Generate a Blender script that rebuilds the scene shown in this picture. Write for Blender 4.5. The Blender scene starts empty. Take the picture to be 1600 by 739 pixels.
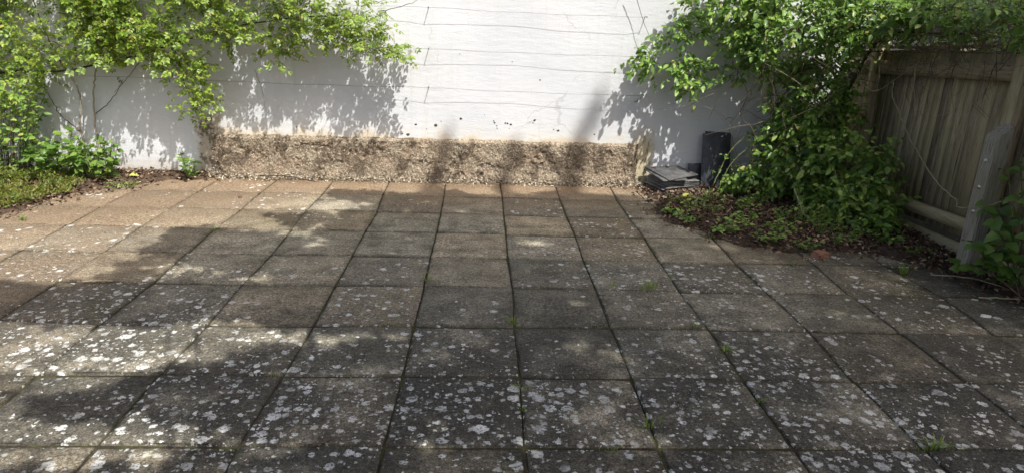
import bpy, math, random
import numpy as np
from mathutils import Matrix, Vector

random.seed(7)
rng = np.random.default_rng(11)
S = bpy.context.scene
COL = S.collection

# ------------------------------------------------------------------ camera
CAM_R = Vector((0.99873, -0.03757, 0.03356))
CAM_D = Vector((0.02024, -0.31090, -0.95023))
CAM_F = Vector((0.04613, 0.94970, -0.30975))
cd = bpy.data.cameras.new('camera')
cam = bpy.data.objects.new('camera', cd)
COL.objects.link(cam)
m3 = Matrix((CAM_R, -CAM_D, -CAM_F)).transposed()
cam.matrix_world = Matrix.Translation((0, 0, 1.794)) @ m3.to_4x4()
cd.sensor_width = 36.0
cd.lens = 24.17
cd.clip_start = 0.05
cd.clip_end = 500
S.camera = cam

# ------------------------------------------------------------------ sky, sun, exposure
SUN_ALT = math.radians(57.0)
SUN_AZ = math.radians(26.6)          # from straight behind the camera, towards the right
SUN = Vector((math.sin(SUN_AZ) * math.cos(SUN_ALT), -math.cos(SUN_AZ) * math.cos(SUN_ALT), math.sin(SUN_ALT)))
W = bpy.data.worlds.new('World')
S.world = W
W.use_nodes = True
wn = W.node_tree.nodes
sky = wn.new('ShaderNodeTexSky')
sky.sky_type = 'NISHITA'
sky.sun_disc = False
sky.sun_elevation = SUN_ALT
sky.sun_rotation = math.atan2(SUN.x, SUN.y)
sky.air_density = 0.7
sky.dust_density = 5.0
sky.ozone_density = 0.4
W.node_tree.links.new(sky.outputs[0], wn['Background'].inputs['Color'])
wn['Background'].inputs['Strength'].default_value = 0.15
sd = bpy.data.lights.new('sun', 'SUN')
sd.energy = 4.4
sd.angle = math.radians(0.53)
sd.color = (1.0, 0.97, 0.93)
sun = bpy.data.objects.new('sun', sd)
COL.objects.link(sun)
sun.rotation_euler = SUN.to_track_quat('Z', 'Y').to_euler()
sun.location = (6, -8, 20)
S.view_settings.view_transform = 'Standard'
S.view_settings.look = 'None'
S.view_settings.gamma = 1.0
S.view_settings.use_curve_mapping = False
S.view_settings.exposure = 0.70
S.cycles.max_bounces = 8
S.cycles.transparent_max_bounces = 8


# ------------------------------------------------------------------ node helper
class NT:
    def __init__(s, name):
        s.m = bpy.data.materials.new(name)
        s.m.use_nodes = True
        s.t = s.m.node_tree
        s.b = s.t.nodes['Principled BSDF']
        s.out = s.t.nodes['Material Output']

    def n(s, typ, **kw):
        nd = s.t.nodes.new(typ)
        for k, v in kw.items():
            setattr(nd, k, v)
        return nd

    def put(s, sock, v):
        if hasattr(v, 'is_output'):
            s.t.links.new(v, sock)
        elif v is not None:
            if isinstance(v, (tuple, list)) and sock.type == 'RGBA' and len(v) == 3:
                v = (*v, 1)
            sock.default_value = v

    def pos(s):
        return s.n('ShaderNodeNewGeometry').outputs['Position']

    def xyz(s, v):
        nd = s.n('ShaderNodeSeparateXYZ')
        s.put(nd.inputs[0], v)
        return nd.outputs

    def math(s, op, a, b=None, c=None, clamp=False):
        nd = s.n('ShaderNodeMath', operation=op, use_clamp=clamp)
        s.put(nd.inputs[0], a)
        if b is not None:
            s.put(nd.inputs[1], b)
        if c is not None:
            s.put(nd.inputs[2], c)
        return nd.outputs[0]

    def vmath(s, op, a, b):
        nd = s.n('ShaderNodeVectorMath', operation=op)
        s.put(nd.inputs[0], a)
        s.put(nd.inputs[1], b)
        return nd.outputs[0]

    def noise(s, vec, scale, detail=3.0, rough=0.55, dist=0.0, col=False):
        nd = s.n('ShaderNodeTexNoise')
        s.put(nd.inputs['Vector'], vec)
        nd.inputs['Scale'].default_value = scale
        nd.inputs['Detail'].default_value = detail
        nd.inputs['Roughness'].default_value = rough
        nd.inputs['Distortion'].default_value = dist
        return nd.outputs['Color' if col else 'Fac']

    def vor(s, vec, scale, dim='3D', feature='F1'):
        nd = s.n('ShaderNodeTexVoronoi', voronoi_dimensions=dim, feature=feature)
        s.put(nd.inputs['Vector'], vec)
        nd.inputs['Scale'].default_value = scale
        return nd.outputs

    def mapr(s, v, a, b, c=0.0, d=1.0, smooth=True):
        nd = s.n('ShaderNodeMapRange', interpolation_type='SMOOTHSTEP' if smooth else 'LINEAR')
        s.put(nd.inputs[0], v)
        for i, x in enumerate((a, b, c, d)):
            s.put(nd.inputs[1 + i], x)
        return nd.outputs[0]

    def mix(s, f, a, b, mode='MIX'):
        nd = s.n('ShaderNodeMix', data_type='RGBA', blend_type=mode)
        s.put(nd.inputs[0], f)
        s.put(nd.inputs[6], a)
        s.put(nd.inputs[7], b)
        return nd.outputs[2]

    def ramp(s, f, stops):
        nd = s.n('ShaderNodeValToRGB')
        s.put(nd.inputs[0], f)
        e = nd.color_ramp.elements
        while len(e) < len(stops):
            e.new(0.5)
        for el, (p, c) in zip(e, stops):
            el.position = p
            el.color = (*c, 1)
        return nd.outputs[0]

    def scalev(s, v, xyz):
        return s.vmath('MULTIPLY', v, xyz)

    def bump(s, h, strength=0.5, dist=0.01, normal=None):
        nd = s.n('ShaderNodeBump')
        nd.inputs['Strength'].default_value = strength
        nd.inputs['Distance'].default_value = dist
        s.put(nd.inputs['Height'], h)
        if normal is not None:
            s.put(nd.inputs['Normal'], normal)
        return nd.outputs[0]

    def fin(s, col=None, rough=0.8, bump=None, spec=None, metal=None):
        if col is not None:
            s.put(s.b.inputs['Base Color'], col)
        s.put(s.b.inputs['Roughness'], rough)
        if bump is not None:
            s.put(s.b.inputs['Normal'], bump)
        if spec is not None:
            s.b.inputs['Specular IOR Level'].default_value = spec
        if metal is not None:
            s.b.inputs['Metallic'].default_value = metal
        return s.m


# ------------------------------------------------------------------ materials
def mat_slab():
    a = NT('weathered_concrete_paving')
    P = a.pos()
    x, y, z = a.xyz(P)
    rnd = a.n('ShaderNodeObjectInfo').outputs['Random']
    off = a.n('ShaderNodeCombineXYZ')
    a.put(off.inputs[0], a.math('MULTIPLY', rnd, 37.0))
    a.put(off.inputs[1], a.math('MULTIPLY', rnd, 71.0))
    Q = a.vmath('ADD', P, off.outputs[0])
    broad = a.noise(P, 1.1, 4, 0.6)
    mid = a.noise(Q, 5.0, 5, 0.65)
    streak = a.noise(a.scalev(Q, (2.6, 9.0, 1.0)), 1.7, 6, 0.75, 1.0)
    grain = a.noise(P, 130.0, 3, 0.8)
    grain2 = a.noise(P, 48.0, 4, 0.75)
    c = a.mix(a.mapr(mid, 0.3, 0.7), (0.095, 0.087, 0.064), (0.255, 0.232, 0.172))
    c = a.mix(a.math('MULTIPLY', a.mapr(streak, 0.44, 0.66), 0.38), c, (0.25, 0.225, 0.165))
    c = a.mix(a.math('MULTIPLY', a.mapr(rnd, 0.0, 1.0), 0.3), c, (0.135, 0.12, 0.09))
    c = a.mix(1.0, c, a.mapr(a.math('FRACT', a.math('MULTIPLY', rnd, 7.3)), 0.0, 1.0, 0.70, 1.38, False), 'MULTIPLY')
    c = a.mix(a.mapr(a.math('FRACT', a.math('MULTIPLY', rnd, 17.7)), 0.5, 1.0, 0.0, 0.45), c, a.mix(1.0, c, (1.18, 1.0, 0.80), 'MULTIPLY'))
    # brown silt washed over the far and left slabs
    wash = a.math('ADD', a.mapr(y, 5.2, 7.35), a.mapr(x, -1.2, -3.6))
    wash = a.math('ADD', wash, a.math('MULTIPLY', a.math('SUBTRACT', broad, 0.5), 1.3))
    wash = a.mapr(wash, 0.15, 1.25)
    c = a.mix(a.math('MULTIPLY', wash, 0.88), c, (0.158, 0.115, 0.075))
    strip = a.math('MULTIPLY', a.mapr(a.math('ADD', y, a.math('MULTIPLY', mid, 0.5)), 6.95, 7.5), 0.65)
    c = a.mix(strip, c, (0.225, 0.16, 0.10))
    # dark algae on the nearer slabs, plus a darker tone added towards the right
    alg_dark = a.math('MULTIPLY', a.math('MAXIMUM', a.mapr(y, 5.0, 3.1), a.mapr(x, 1.2, 3.0, 0.0, 0.8)), a.mapr(a.noise(P, 2.3, 5, 0.65), 0.28, 0.55))
    c = a.mix(a.math('MULTIPLY', alg_dark, 0.84), c, (0.036, 0.034, 0.028))
    grn = a.math('MULTIPLY', a.mapr(a.noise(a.vmath('ADD', P, (9.0, 4.0, 0.0)), 1.7, 4, 0.6), 0.58, 0.75), 0.45)
    c = a.mix(grn, c, (0.075, 0.08, 0.032))
    # grain of the aggregate
    g = a.mapr(grain, 0.36, 0.64, 0.35, 1.7, False)
    c = a.mix(1.0, c, g, 'MULTIPLY')
    g2 = a.mapr(grain2, 0.34, 0.66, 0.5, 1.5, False)
    c = a.mix(1.0, c, g2, 'MULTIPLY')
    # moss and dirt creeping in from the joints
    ox, oy, oz = a.xyz(a.n('ShaderNodeTexCoord').outputs['Object'])
    ed = a.math('MAXIMUM', a.math('ABSOLUTE', ox), a.math('ABSOLUTE', oy))
    ed = a.math('ADD', ed, a.math('MULTIPLY', a.math('SUBTRACT', a.noise(P, 7.0, 5, 0.75), 0.5), 0.19))
    em = a.math('MULTIPLY', a.mapr(ed, 0.262, 0.302), a.mapr(wash, 0.0, 1.0, 0.36, 0.12))
    c = a.mix(em, c, (0.034, 0.031, 0.020))
    # lichen
    dens = a.math('ADD', a.mapr(y, 5.6, 2.8, 0.12, 0.72, False), a.mapr(x, -1.0, -2.4, 0.0, -0.08))
    dens = a.math('ADD', dens, a.math('MULTIPLY', a.math('SUBTRACT', a.noise(P, 0.95, 4, 0.65), 0.5), 2.2))
    dens = a.math('ADD', dens, a.math('MULTIPLY', a.math('SUBTRACT', rnd, 0.5), 0.55))
    dens = a.math('SUBTRACT', dens, a.mapr(x, 1.8, 3.4, 0.0, 0.14))
    dens = a.math('SUBTRACT', dens, a.math('MULTIPLY', a.mapr(y, 3.4, 3.9), a.mapr(a.math('ABSOLUTE', a.math('ADD', x, 0.4)), 1.3, 0.6, 0.0, 0.28)))
    lich = None
    wob = a.vmath('MULTIPLY', a.vmath('SUBTRACT', a.noise(P, 26.0, 4, 0.7, 0.0, True), (0.5, 0.5, 0.5)), (0.05, 0.05, 0.0))
    wob2 = a.vmath('MULTIPLY', a.vmath('SUBTRACT', a.noise(P, 85.0, 3, 0.7, 0.0, True), (0.5, 0.5, 0.5)), (0.022, 0.022, 0.0))
    PV = a.vmath('ADD', a.vmath('ADD', P, wob), wob2)
    for k, (sc, lo, hi, dm) in enumerate(((11.5, 0.04, 0.40, 0.56), (20.0, 0.05, 0.46, 0.66), (44.0, 0.08, 0.44, 0.46))):
        v = a.vor(a.vmath('ADD', PV, (3.1 * k, 1.7 * k, 0.0)), sc, '2D')
        cx, cy, cz = a.xyz(v['Color'])
        rad = a.mapr(a.math('POWER', cy, 1.6), 0.0, 1.0, lo, hi, False)
        edge = a.mapr(a.math('SUBTRACT', rad, v['Distance']), 0.0, 0.045)
        pres = a.mapr(a.math('SUBTRACT', a.math('MULTIPLY', dens, dm), cx), 0.0, 0.08)
        mk = a.math('MULTIPLY', edge, a.math('MULTIPLY', pres, a.mapr(cz, 0.0, 0.6, 0.55, 1.0, False)))
        lich = mk if lich is None else a.math('MAXIMUM', lich, mk)
    brk = a.mapr(a.noise(P, 70.0, 4, 0.75), 0.40, 0.50, 0.12, 1.0)
    lich = a.math('MULTIPLY', lich, brk)
    lc = a.mix(a.mapr(a.noise(P, 9.0, 3), 0.35, 0.65), (0.40, 0.405, 0.37), (0.70, 0.695, 0.65))
    lc = a.mix(a.mapr(a.noise(P, 5.0, 2), 0.6, 0.7, 0.0, 0.5), lc, (0.50, 0.47, 0.27))
    c = a.mix(a.math('MULTIPLY', lich, 0.93), c, lc)
    h = a.math('ADD', a.math('MULTIPLY', streak, 0.9), a.math('ADD', a.math('MULTIPLY', grain2, 0.55), a.math('MULTIPLY', grain, 0.25)))
    h = a.math('ADD', h, a.math('MULTIPLY', lich, 0.25))
    return a.fin(c, 0.88, a.bump(h, 0.8, 0.008), 0.2)


def mat_joint():
    a = NT('joint_dirt')
    P = a.pos()
    c = a.mix(a.mapr(a.noise(P, 9, 4), 0.4, 0.62), (0.034, 0.028, 0.020), (0.055, 0.058, 0.02))
    c = a.mix(a.mapr(a.noise(P, 60, 3), 0.55, 0.7), c, (0.08, 0.065, 0.045))
    return a.fin(c, 0.95, a.bump(a.noise(P, 70, 4), 1.0, 0.01), 0.1)


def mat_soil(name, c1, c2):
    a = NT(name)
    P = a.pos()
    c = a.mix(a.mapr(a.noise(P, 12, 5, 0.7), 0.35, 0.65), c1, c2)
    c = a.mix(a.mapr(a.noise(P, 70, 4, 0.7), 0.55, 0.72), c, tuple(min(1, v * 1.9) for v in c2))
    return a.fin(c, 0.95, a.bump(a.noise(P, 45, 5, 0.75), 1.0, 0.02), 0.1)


def mat_wall():
    a = NT('white_painted_render')
    P = a.pos()
    x, y, z = a.xyz(P)
    c = a.mix(a.mapr(a.noise(P, 1.3, 4), 0.35, 0.7), (0.54, 0.55, 0.555), (0.49, 0.505, 0.515))
    run = a.noise(a.scalev(P, (9.0, 1.0, 0.5)), 1.2, 5, 0.7)
    c = a.mix(a.math('MULTIPLY', a.mapr(run, 0.50, 0.72), 0.40), c, (0.44, 0.445, 0.41))
    spk = a.mapr(a.noise(P, 38, 3, 0.8), 0.66, 0.74)
    c = a.mix(a.math('MULTIPLY', spk, 0.35), c, (0.42, 0.40, 0.36))
    # damp, yellowed paint just above the bare plinth
    w = a.math('ADD', z, a.math('MULTIPLY', a.math('SUBTRACT', a.noise(P, 3.5, 5, 0.7), 0.5), 0.5))
    inx = a.math('MULTIPLY', a.mapr(x, -3.1, -2.7), a.mapr(x, 1.95, 1.75))
    damp = a.math('MULTIPLY', a.mapr(w, 0.70, 0.44), inx)
    c = a.mix(a.math('MULTIPLY', damp, 0.35), c, (0.60, 0.55, 0.42))
    d2 = a.math('MULTIPLY', a.mapr(w, 0.52, 0.44), inx)
    c = a.mix(a.math('MULTIPLY', d2, 0.7), c, (0.50, 0.41, 0.28))
    # mouldy patch at the right end of the plinth
    nx = a.noise(P, 9.0, 5, 0.75)
    px = a.math('ADD', x, a.math('MULTIPLY', a.math('SUBTRACT', nx, 0.5), 0.22))
    pz = a.math('ADD', z, a.math('MULTIPLY', a.math('SUBTRACT', nx, 0.5), 0.25))
    r1 = a.math('MULTIPLY', a.math('MULTIPLY', a.mapr(px, 1.62, 1.74), a.mapr(px, 1.90, 1.82)), a.mapr(pz, 0.68, 0.46))
    c = a.mix(a.math('MULTIPLY', r1, 0.75), c, (0.42, 0.36, 0.22))
    r2 = a.math('MULTIPLY', r1, a.mapr(a.noise(a.scalev(P, (1.0, 1.0, 0.4)), 24.0, 4, 0.7), 0.5, 0.62))
    c = a.mix(a.math('MULTIPLY', r2, 0.8), c, (0.10, 0.095, 0.06))
    # bare grey patch at the left end of the plinth
    l1 = a.math('MULTIPLY', a.math('MULTIPLY', a.mapr(px, -3.06, -3.0), a.mapr(px, -2.74, -2.82)), a.mapr(pz, 0.72, 0.62))
    c = a.mix(a.math('MULTIPLY', l1, 0.9), c, (0.36, 0.31, 0.235))
    l2 = a.math('MULTIPLY', l1, a.mapr(a.noise(P, 13.0, 5, 0.75), 0.5, 0.6))
    c = a.mix(a.math('MULTIPLY', l2, 0.9), c, (0.075, 0.06, 0.045))
    # grime rising from the soil on the left
    gl = a.math('MULTIPLY', a.mapr(w, 0.26, 0.05), a.mapr(x, -2.9, -3.1))
    c = a.mix(a.math('MULTIPLY', gl, 0.6), c, (0.40, 0.36, 0.29))
    # hairline cracks
    ck = a.vor(a.vmath('ADD', P, a.vmath('MULTIPLY', a.noise(P, 3.0, 4, 0.6, 0.0, True), (0.35, 0.0, 0.35))), 0.75, '3D', 'DISTANCE_TO_EDGE')['Distance']
    cm = a.math('MULTIPLY', a.mapr(ck, 0.0045, 0.0015), a.mapr(a.noise(P, 2.0, 2), 0.48, 0.58))
    c = a.mix(a.math('MULTIPLY', cm, 0.3), c, (0.25, 0.24, 0.22))
    h = a.math('ADD', a.math('MULTIPLY', a.noise(a.scalev(P, (1.0, 1.0, 3.0)), 7.0, 4, 0.6), 0.5), a.math('MULTIPLY', a.noise(P, 60.0, 3, 0.6), 0.22))
    return a.fin(c, 0.7, a.bump(h, 0.8, 0.010), 0.3)


def mat_plinth():
    a = NT('bare_rough_concrete')
    P = a.pos()
    x, y, z = a.xyz(P)
    v = a.vor(P, 75.0)
    cx, cy, cz = a.xyz(v['Color'])
    c = a.ramp(cx, [(0.0, (0.19, 0.15, 0.105)), (0.35, (0.275, 0.23, 0.165)), (0.7, (0.355, 0.30, 0.22)), (1.0, (0.45, 0.395, 0.30))])
    c = a.mix(a.mapr(a.noise(P, 4.0, 4), 0.4, 0.65, 0.0, 0.5), c, (0.31, 0.225, 0.155))
    c = a.mix(a.mapr(v['Distance'], 0.35, 0.65, 0.0, 0.55), c, (0.10, 0.075, 0.05))
    dk = a.mapr(a.noise(a.scalev(P, (1.0, 1.0, 0.75)), 5.5, 6, 0.72), 0.525, 0.58)
    c = a.mix(a.math('MULTIPLY', dk, 0.75), c, (0.085, 0.065, 0.045))
    return a.fin(c, 0.95, a.bump(a.math('ADD', v['Distance'], a.noise(P, 120, 3)), 0.9, 0.008), 0.15)


def rnd_mix(a):
    """random number per leaf, whether the leaf is its own object or an island of a bigger mesh"""
    isl = a.n('ShaderNodeNewGeometry').outputs['Random Per Island']
    ob = a.n('ShaderNodeObjectInfo').outputs['Random']
    return a.math('FRACT', a.math('ADD', isl, ob))


def mat_leaf(name, stops, trans=0.35, rough=0.42, tcol=(0.28, 0.42, 0.05), spec=0.45):
    a = NT(name)
    r = rnd_mix(a)
    c = a.ramp(r, stops)
    P = a.pos()
    c = a.mix(a.mapr(a.noise(P, 3.2, 3), 0.35, 0.7, 0.0, 0.5), c, a.mix(1.0, c, (0.62, 0.74, 0.6), 'MULTIPLY'))
    a.fin(c, rough, None, spec)
    tr = a.n('ShaderNodeBsdfTranslucent')
    a.put(tr.inputs[0], a.mix(0.6, c, tcol))
    ms = a.n('ShaderNodeMixShader')
    ms.inputs[0].default_value = trans
    a.t.links.new(a.b.outputs[0], ms.inputs[1])
    a.t.links.new(tr.outputs[0], ms.inputs[2])
    a.t.links.new(ms.outputs[0], a.out.inputs[0])
    return a.m


def mat_simple_rand(name, stops, rough=0.85, noise=None):
    a = NT(name)
    c = a.ramp(rnd_mix(a), stops)
    if noise:
        c = a.mix(1.0, c, a.mapr(a.noise(a.pos(), noise, 4), 0.3, 0.7, 0.7, 1.3, False), 'MULTIPLY')
    return a.fin(c, rough, None, 0.2)


def mat_chip(name, stops, rough):
    a = NT(name)
    P = a.pos()
    c = a.ramp(rnd_mix(a), stops)
    z = a.xyz(P)[2]
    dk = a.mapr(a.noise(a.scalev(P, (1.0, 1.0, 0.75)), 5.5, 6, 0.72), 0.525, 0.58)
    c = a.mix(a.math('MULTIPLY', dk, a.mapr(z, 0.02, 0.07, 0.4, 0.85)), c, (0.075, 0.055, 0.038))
    return a.fin(c, rough, None, 0.2)


def mat_wood(name, c1, c2, green, axis='z'):
    a = NT(name)
    P = a.pos()
    rnd = a.n('ShaderNodeObjectInfo').outputs['Random']
    off = a.n('ShaderNodeCombineXYZ')
    for i in range(3):
        a.put(off.inputs[i], a.math('MULTIPLY', rnd, 13.0 + 11 * i))
    sc = {'z': (14.0, 14.0, 0.8), 'y': (14.0, 0.8, 14.0)}[axis]
    Q = a.scalev(a.vmath('ADD', P, off.outputs[0]), sc)
    g = a.noise(Q, 2.2, 6, 0.72, 0.8)
    g2 = a.noise(Q, 9.0, 4, 0.7)
    c = a.mix(a.mapr(g, 0.3, 0.7), c1, c2)
    c = a.mix(a.math('MULTIPLY', a.mapr(g2, 0.50, 0.62), 0.75), c, tuple(v * 0.35 for v in c1))
    c = a.mix(a.math('MULTIPLY', a.mapr(a.math('ADD', a.noise(P, 2.2, 4), a.math('MULTIPLY', rnd, 0.25)), 0.5, 0.8), 0.6), c, green)
    c = a.mix(1.0, c, a.mapr(rnd, 0, 1, 0.62, 1.32, False), 'MULTIPLY')
    h = a.math('ADD', g, a.math('MULTIPLY', g2, 0.5))
    return a.fin(c, 0.9, a.bump(h, 1.0, 0.008), 0.15)


def mat_slate(name, c1, c2):
    a = NT(name)
    P = a.pos()
    rnd = a.n('ShaderNodeObjectInfo').outputs['Random']
    n1 = a.noise(a.scalev(P, (1.0, 1.0, 1.0)), 9.0, 5, 0.7)
    c = a.mix(a.mapr(n1, 0.35, 0.68), c1, c2)
    c = a.mix(1.0, c, a.mapr(rnd, 0, 1, 0.75, 1.25, False), 'MULTIPLY')
    c = a.mix(a.mapr(a.noise(P, 30, 4, 0.75), 0.6, 0.7, 0.0, 0.5), c, (0.22, 0.22, 0.21))
    return a.fin(c, 0.6, a.bump(a.noise(P, 40, 5, 0.7), 0.5, 0.004), 0.4)


def mat_plain(name, c, rough=0.6, metal=0.0, nscale=30.0, var=0.3):
    a = NT(name)
    cc = a.mix(1.0, c, a.mapr(a.noise(a.pos(), nscale, 4, 0.7), 0.3, 0.7, 1 - var, 1 + var, False), 'MULTIPLY')
    return a.fin(cc, rough, None, 0.3, metal)


M = {}
M['slab'] = mat_slab()
M['joint'] = mat_joint()
M['soil'] = mat_soil('bed_soil', (0.045, 0.030, 0.020), (0.10, 0.07, 0.048))
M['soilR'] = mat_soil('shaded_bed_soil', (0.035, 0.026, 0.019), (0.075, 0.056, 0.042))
M['ground'] = mat_soil('garden_ground', (0.06, 0.055, 0.035), (0.10, 0.09, 0.06))
M['wall'] = mat_wall()
M['plinth'] = mat_plinth()
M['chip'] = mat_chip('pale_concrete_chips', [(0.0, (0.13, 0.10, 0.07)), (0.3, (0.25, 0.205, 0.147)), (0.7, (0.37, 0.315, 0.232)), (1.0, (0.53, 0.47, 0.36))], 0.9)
M['rose'] = mat_leaf('rose_leaf', [(0.0, (0.06, 0.11, 0.016)), (0.35, (0.13, 0.215, 0.028)), (0.75, (0.23, 0.33, 0.042)), (0.95, (0.33, 0.38, 0.06)), (1.0, (0.34, 0.24, 0.07))], 0.40, 0.4, (0.42, 0.55, 0.05))
M['climb'] = mat_leaf('climber_leaf', [(0.0, (0.055, 0.115, 0.026)), (0.4, (0.125, 0.225, 0.045)), (0.8, (0.22, 0.35, 0.065)), (0.97, (0.33, 0.42, 0.11)), (1.0, (0.40, 0.34, 0.12))], 0.36, 0.38, (0.28, 0.46, 0.06))
M['bigleaf'] = mat_leaf('broad_leaf', [(0.0, (0.045, 0.10, 0.022)), (0.6, (0.085, 0.17, 0.03)), (1.0, (0.15, 0.24, 0.05))], 0.33, 0.4)
M['hedge'] = mat_leaf('hedge_leaf', [(0.0, (0.03, 0.06, 0.015)), (0.6, (0.055, 0.11, 0.025)), (1.0, (0.09, 0.15, 0.035))], 0.2, 0.45)
M['tree'] = mat_leaf('tree_leaf', [(0.0, (0.03, 0.07, 0.015)), (1.0, (0.08, 0.14, 0.03))], 0.15, 0.5)
M['cover'] = mat_leaf('yellow_green_cover', [(0.0, (0.05, 0.085, 0.014)), (0.5, (0.115, 0.15, 0.024)), (0.85, (0.21, 0.22, 0.045)), (1.0, (0.24, 0.17, 0.08))], 0.35, 0.5, (0.4, 0.45, 0.05))
M['alk'] = mat_leaf('soft_green_leaf', [(0.0, (0.055, 0.12, 0.022)), (0.5, (0.11, 0.21, 0.035)), (1.0, (0.21, 0.31, 0.06))], 0.38, 0.5)
M['grass'] = mat_leaf('grass_blade', [(0.0, (0.09, 0.15, 0.025)), (0.6, (0.17, 0.26, 0.04)), (1.0, (0.32, 0.34, 0.09))], 0.35, 0.5)
M['stem'] = mat_simple_rand('woody_stem', [(0.0, (0.05, 0.038, 0.026)), (0.6, (0.11, 0.085, 0.058)), (1.0, (0.20, 0.165, 0.115))], 0.85, 30)
M['greybark'] = mat_plain('grey_brown_bark', (0.27, 0.235, 0.18), 0.85)
M['palestem'] = mat_plain('pale_bare_stem', (0.30, 0.25, 0.165), 0.8)
M['greenstem'] = mat_plain('green_stem', (0.15, 0.18, 0.06), 0.7)
M['darkstem'] = mat_plain('dark_bark', (0.030, 0.024, 0.018), 0.85)
M['bark'] = mat_plain('tree_bark', (0.10, 0.08, 0.06), 0.9)
M['litter'] = mat_simple_rand('dead_leaf', [(0.0, (0.045, 0.028, 0.018)), (0.45, (0.105, 0.066, 0.042)), (0.8, (0.18, 0.125, 0.082)), (1.0, (0.34, 0.26, 0.18))], 0.85)
M['board'] = mat_wood('weathered_fence_board', (0.28, 0.226, 0.155), (0.52, 0.435, 0.305), (0.28, 0.25, 0.135))
M['rail'] = mat_wood('weathered_fence_rail', (0.30, 0.238, 0.16), (0.47, 0.385, 0.265), (0.27, 0.235, 0.125), 'y')
M['newpost'] = mat_wood('pale_timber_post', (0.38, 0.31, 0.20), (0.52, 0.43, 0.29), (0.32, 0.29, 0.16))
M['spur'] = mat_wood('grey_weathered_spur', (0.48, 0.445, 0.36), (0.60, 0.565, 0.465), (0.38, 0.365, 0.23))
M['galv'] = mat_plain('galvanised_steel', (0.42, 0.42, 0.40), 0.5, 0.6)
M['bolt'] = mat_plain('bright_bolt', (0.55, 0.53, 0.48), 0.4, 0.7)
M['wire'] = mat_plain('dull_wire', (0.16, 0.155, 0.15), 0.6, 0.3)
M['slateL'] = mat_slate('weathered_grey_slate', (0.065, 0.066, 0.066), (0.135, 0.133, 0.127))
M['slateD'] = mat_slate('dark_slate', (0.032, 0.036, 0.044), (0.058, 0.063, 0.074))
M['brick'] = mat_plain('broken_red_brick', (0.20, 0.10, 0.065), 0.9, 0.0, 40, 0.4)
M['stone'] = mat_plain('brown_stone', (0.12, 0.075, 0.045), 0.9)
M['white'] = mat_plain('white_chip', (0.65, 0.64, 0.60), 0.8)
M['hole'] = mat_plain('bare_patch', (0.06, 0.05, 0.04), 0.95)
M['straw'] = mat_plain('dry_straw', (0.42, 0.33, 0.19), 0.8)
M['yellow'] = mat_leaf('yellowed_leaf', [(0.0, (0.42, 0.45, 0.08)), (1.0, (0.62, 0.62, 0.16))], 0.3, 0.5)


# ------------------------------------------------------------------ mesh helpers
def vnoise(x, y, seed=0):
    x = np.asarray(x, float)
    y = np.asarray(y, float)
    xi = np.floor(x).astype(np.int64)
    yi = np.floor(y).astype(np.int64)
    fx = x - xi
    fy = y - yi
    fx = fx * fx * (3 - 2 * fx)
    fy = fy * fy * (3 - 2 * fy)

    def h(a, b):
        n = (a * 374761393 + b * 668265263 + seed * 982451653) & 0xFFFFFFFF
        n = ((n ^ (n >> 13)) * 1274126177) & 0xFFFFFFFF
        return ((n ^ (n >> 16)) & 0xFFFF) / 65535.0
    return (h(xi, yi) * (1 - fx) + h(xi + 1, yi) * fx) * (1 - fy) + (h(xi, yi + 1) * (1 - fx) + h(xi + 1, yi + 1) * fx) * fy


def fbm(x, y, seed=0, oct=4, gain=0.5):
    t = 0
    amp = 1
    s = 0
    for o in range(oct):
        t = t + amp * vnoise(np.asarray(x) * 2 ** o, np.asarray(y) * 2 ** o, seed + o)
        s += amp
        amp *= gain
    return t / s


def tri_mesh(name, V, T, mat, smooth=False):
    V = np.ascontiguousarray(np.asarray(V, np.float32).reshape(-1, 3))
    T = np.ascontiguousarray(np.asarray(T, np.int32).reshape(-1, 3))
    me = bpy.data.meshes.new(name)
    me.vertices.add(len(V))
    me.vertices.foreach_set('co', V.ravel())
    me.loops.add(T.size)
    me.loops.foreach_set('vertex_index', T.ravel())
    me.polygons.add(len(T))
    me.polygons.foreach_set('loop_start', np.arange(0, T.size, 3, dtype=np.int32))
    me.polygons.foreach_set('loop_total', np.full(len(T), 3, np.int32))
    if smooth:
        me.polygons.foreach_set('use_smooth', np.ones(len(T), bool))
    me.update(calc_edges=True)
    me.materials.append(mat)
    return me


def link(name, me, parent=None):
    o = bpy.data.objects.new(name, me)
    COL.objects.link(o)
    o.parent = parent
    return o


def tag(o, label=None, cat=None, group=None, kind=None):
    if label:
        o['label'] = label
    if cat:
        o['category'] = cat
    if group:
        o['group'] = group
    if kind:
        o['kind'] = kind
    return o


def empty(name, loc, label, cat, group=None):
    o = bpy.data.objects.new(name, None)
    COL.objects.link(o)
    o.location = loc
    o.empty_display_size = 0.05
    tag(o, label, cat, group)
    return o


def child(name, me, root):
    """part whose mesh is written in world coordinates, under a thing whose base stands at root.location"""
    o = link(name, me, root)
    o.matrix_parent_inverse = Matrix.Translation(-Vector(root.location))
    return o


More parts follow.
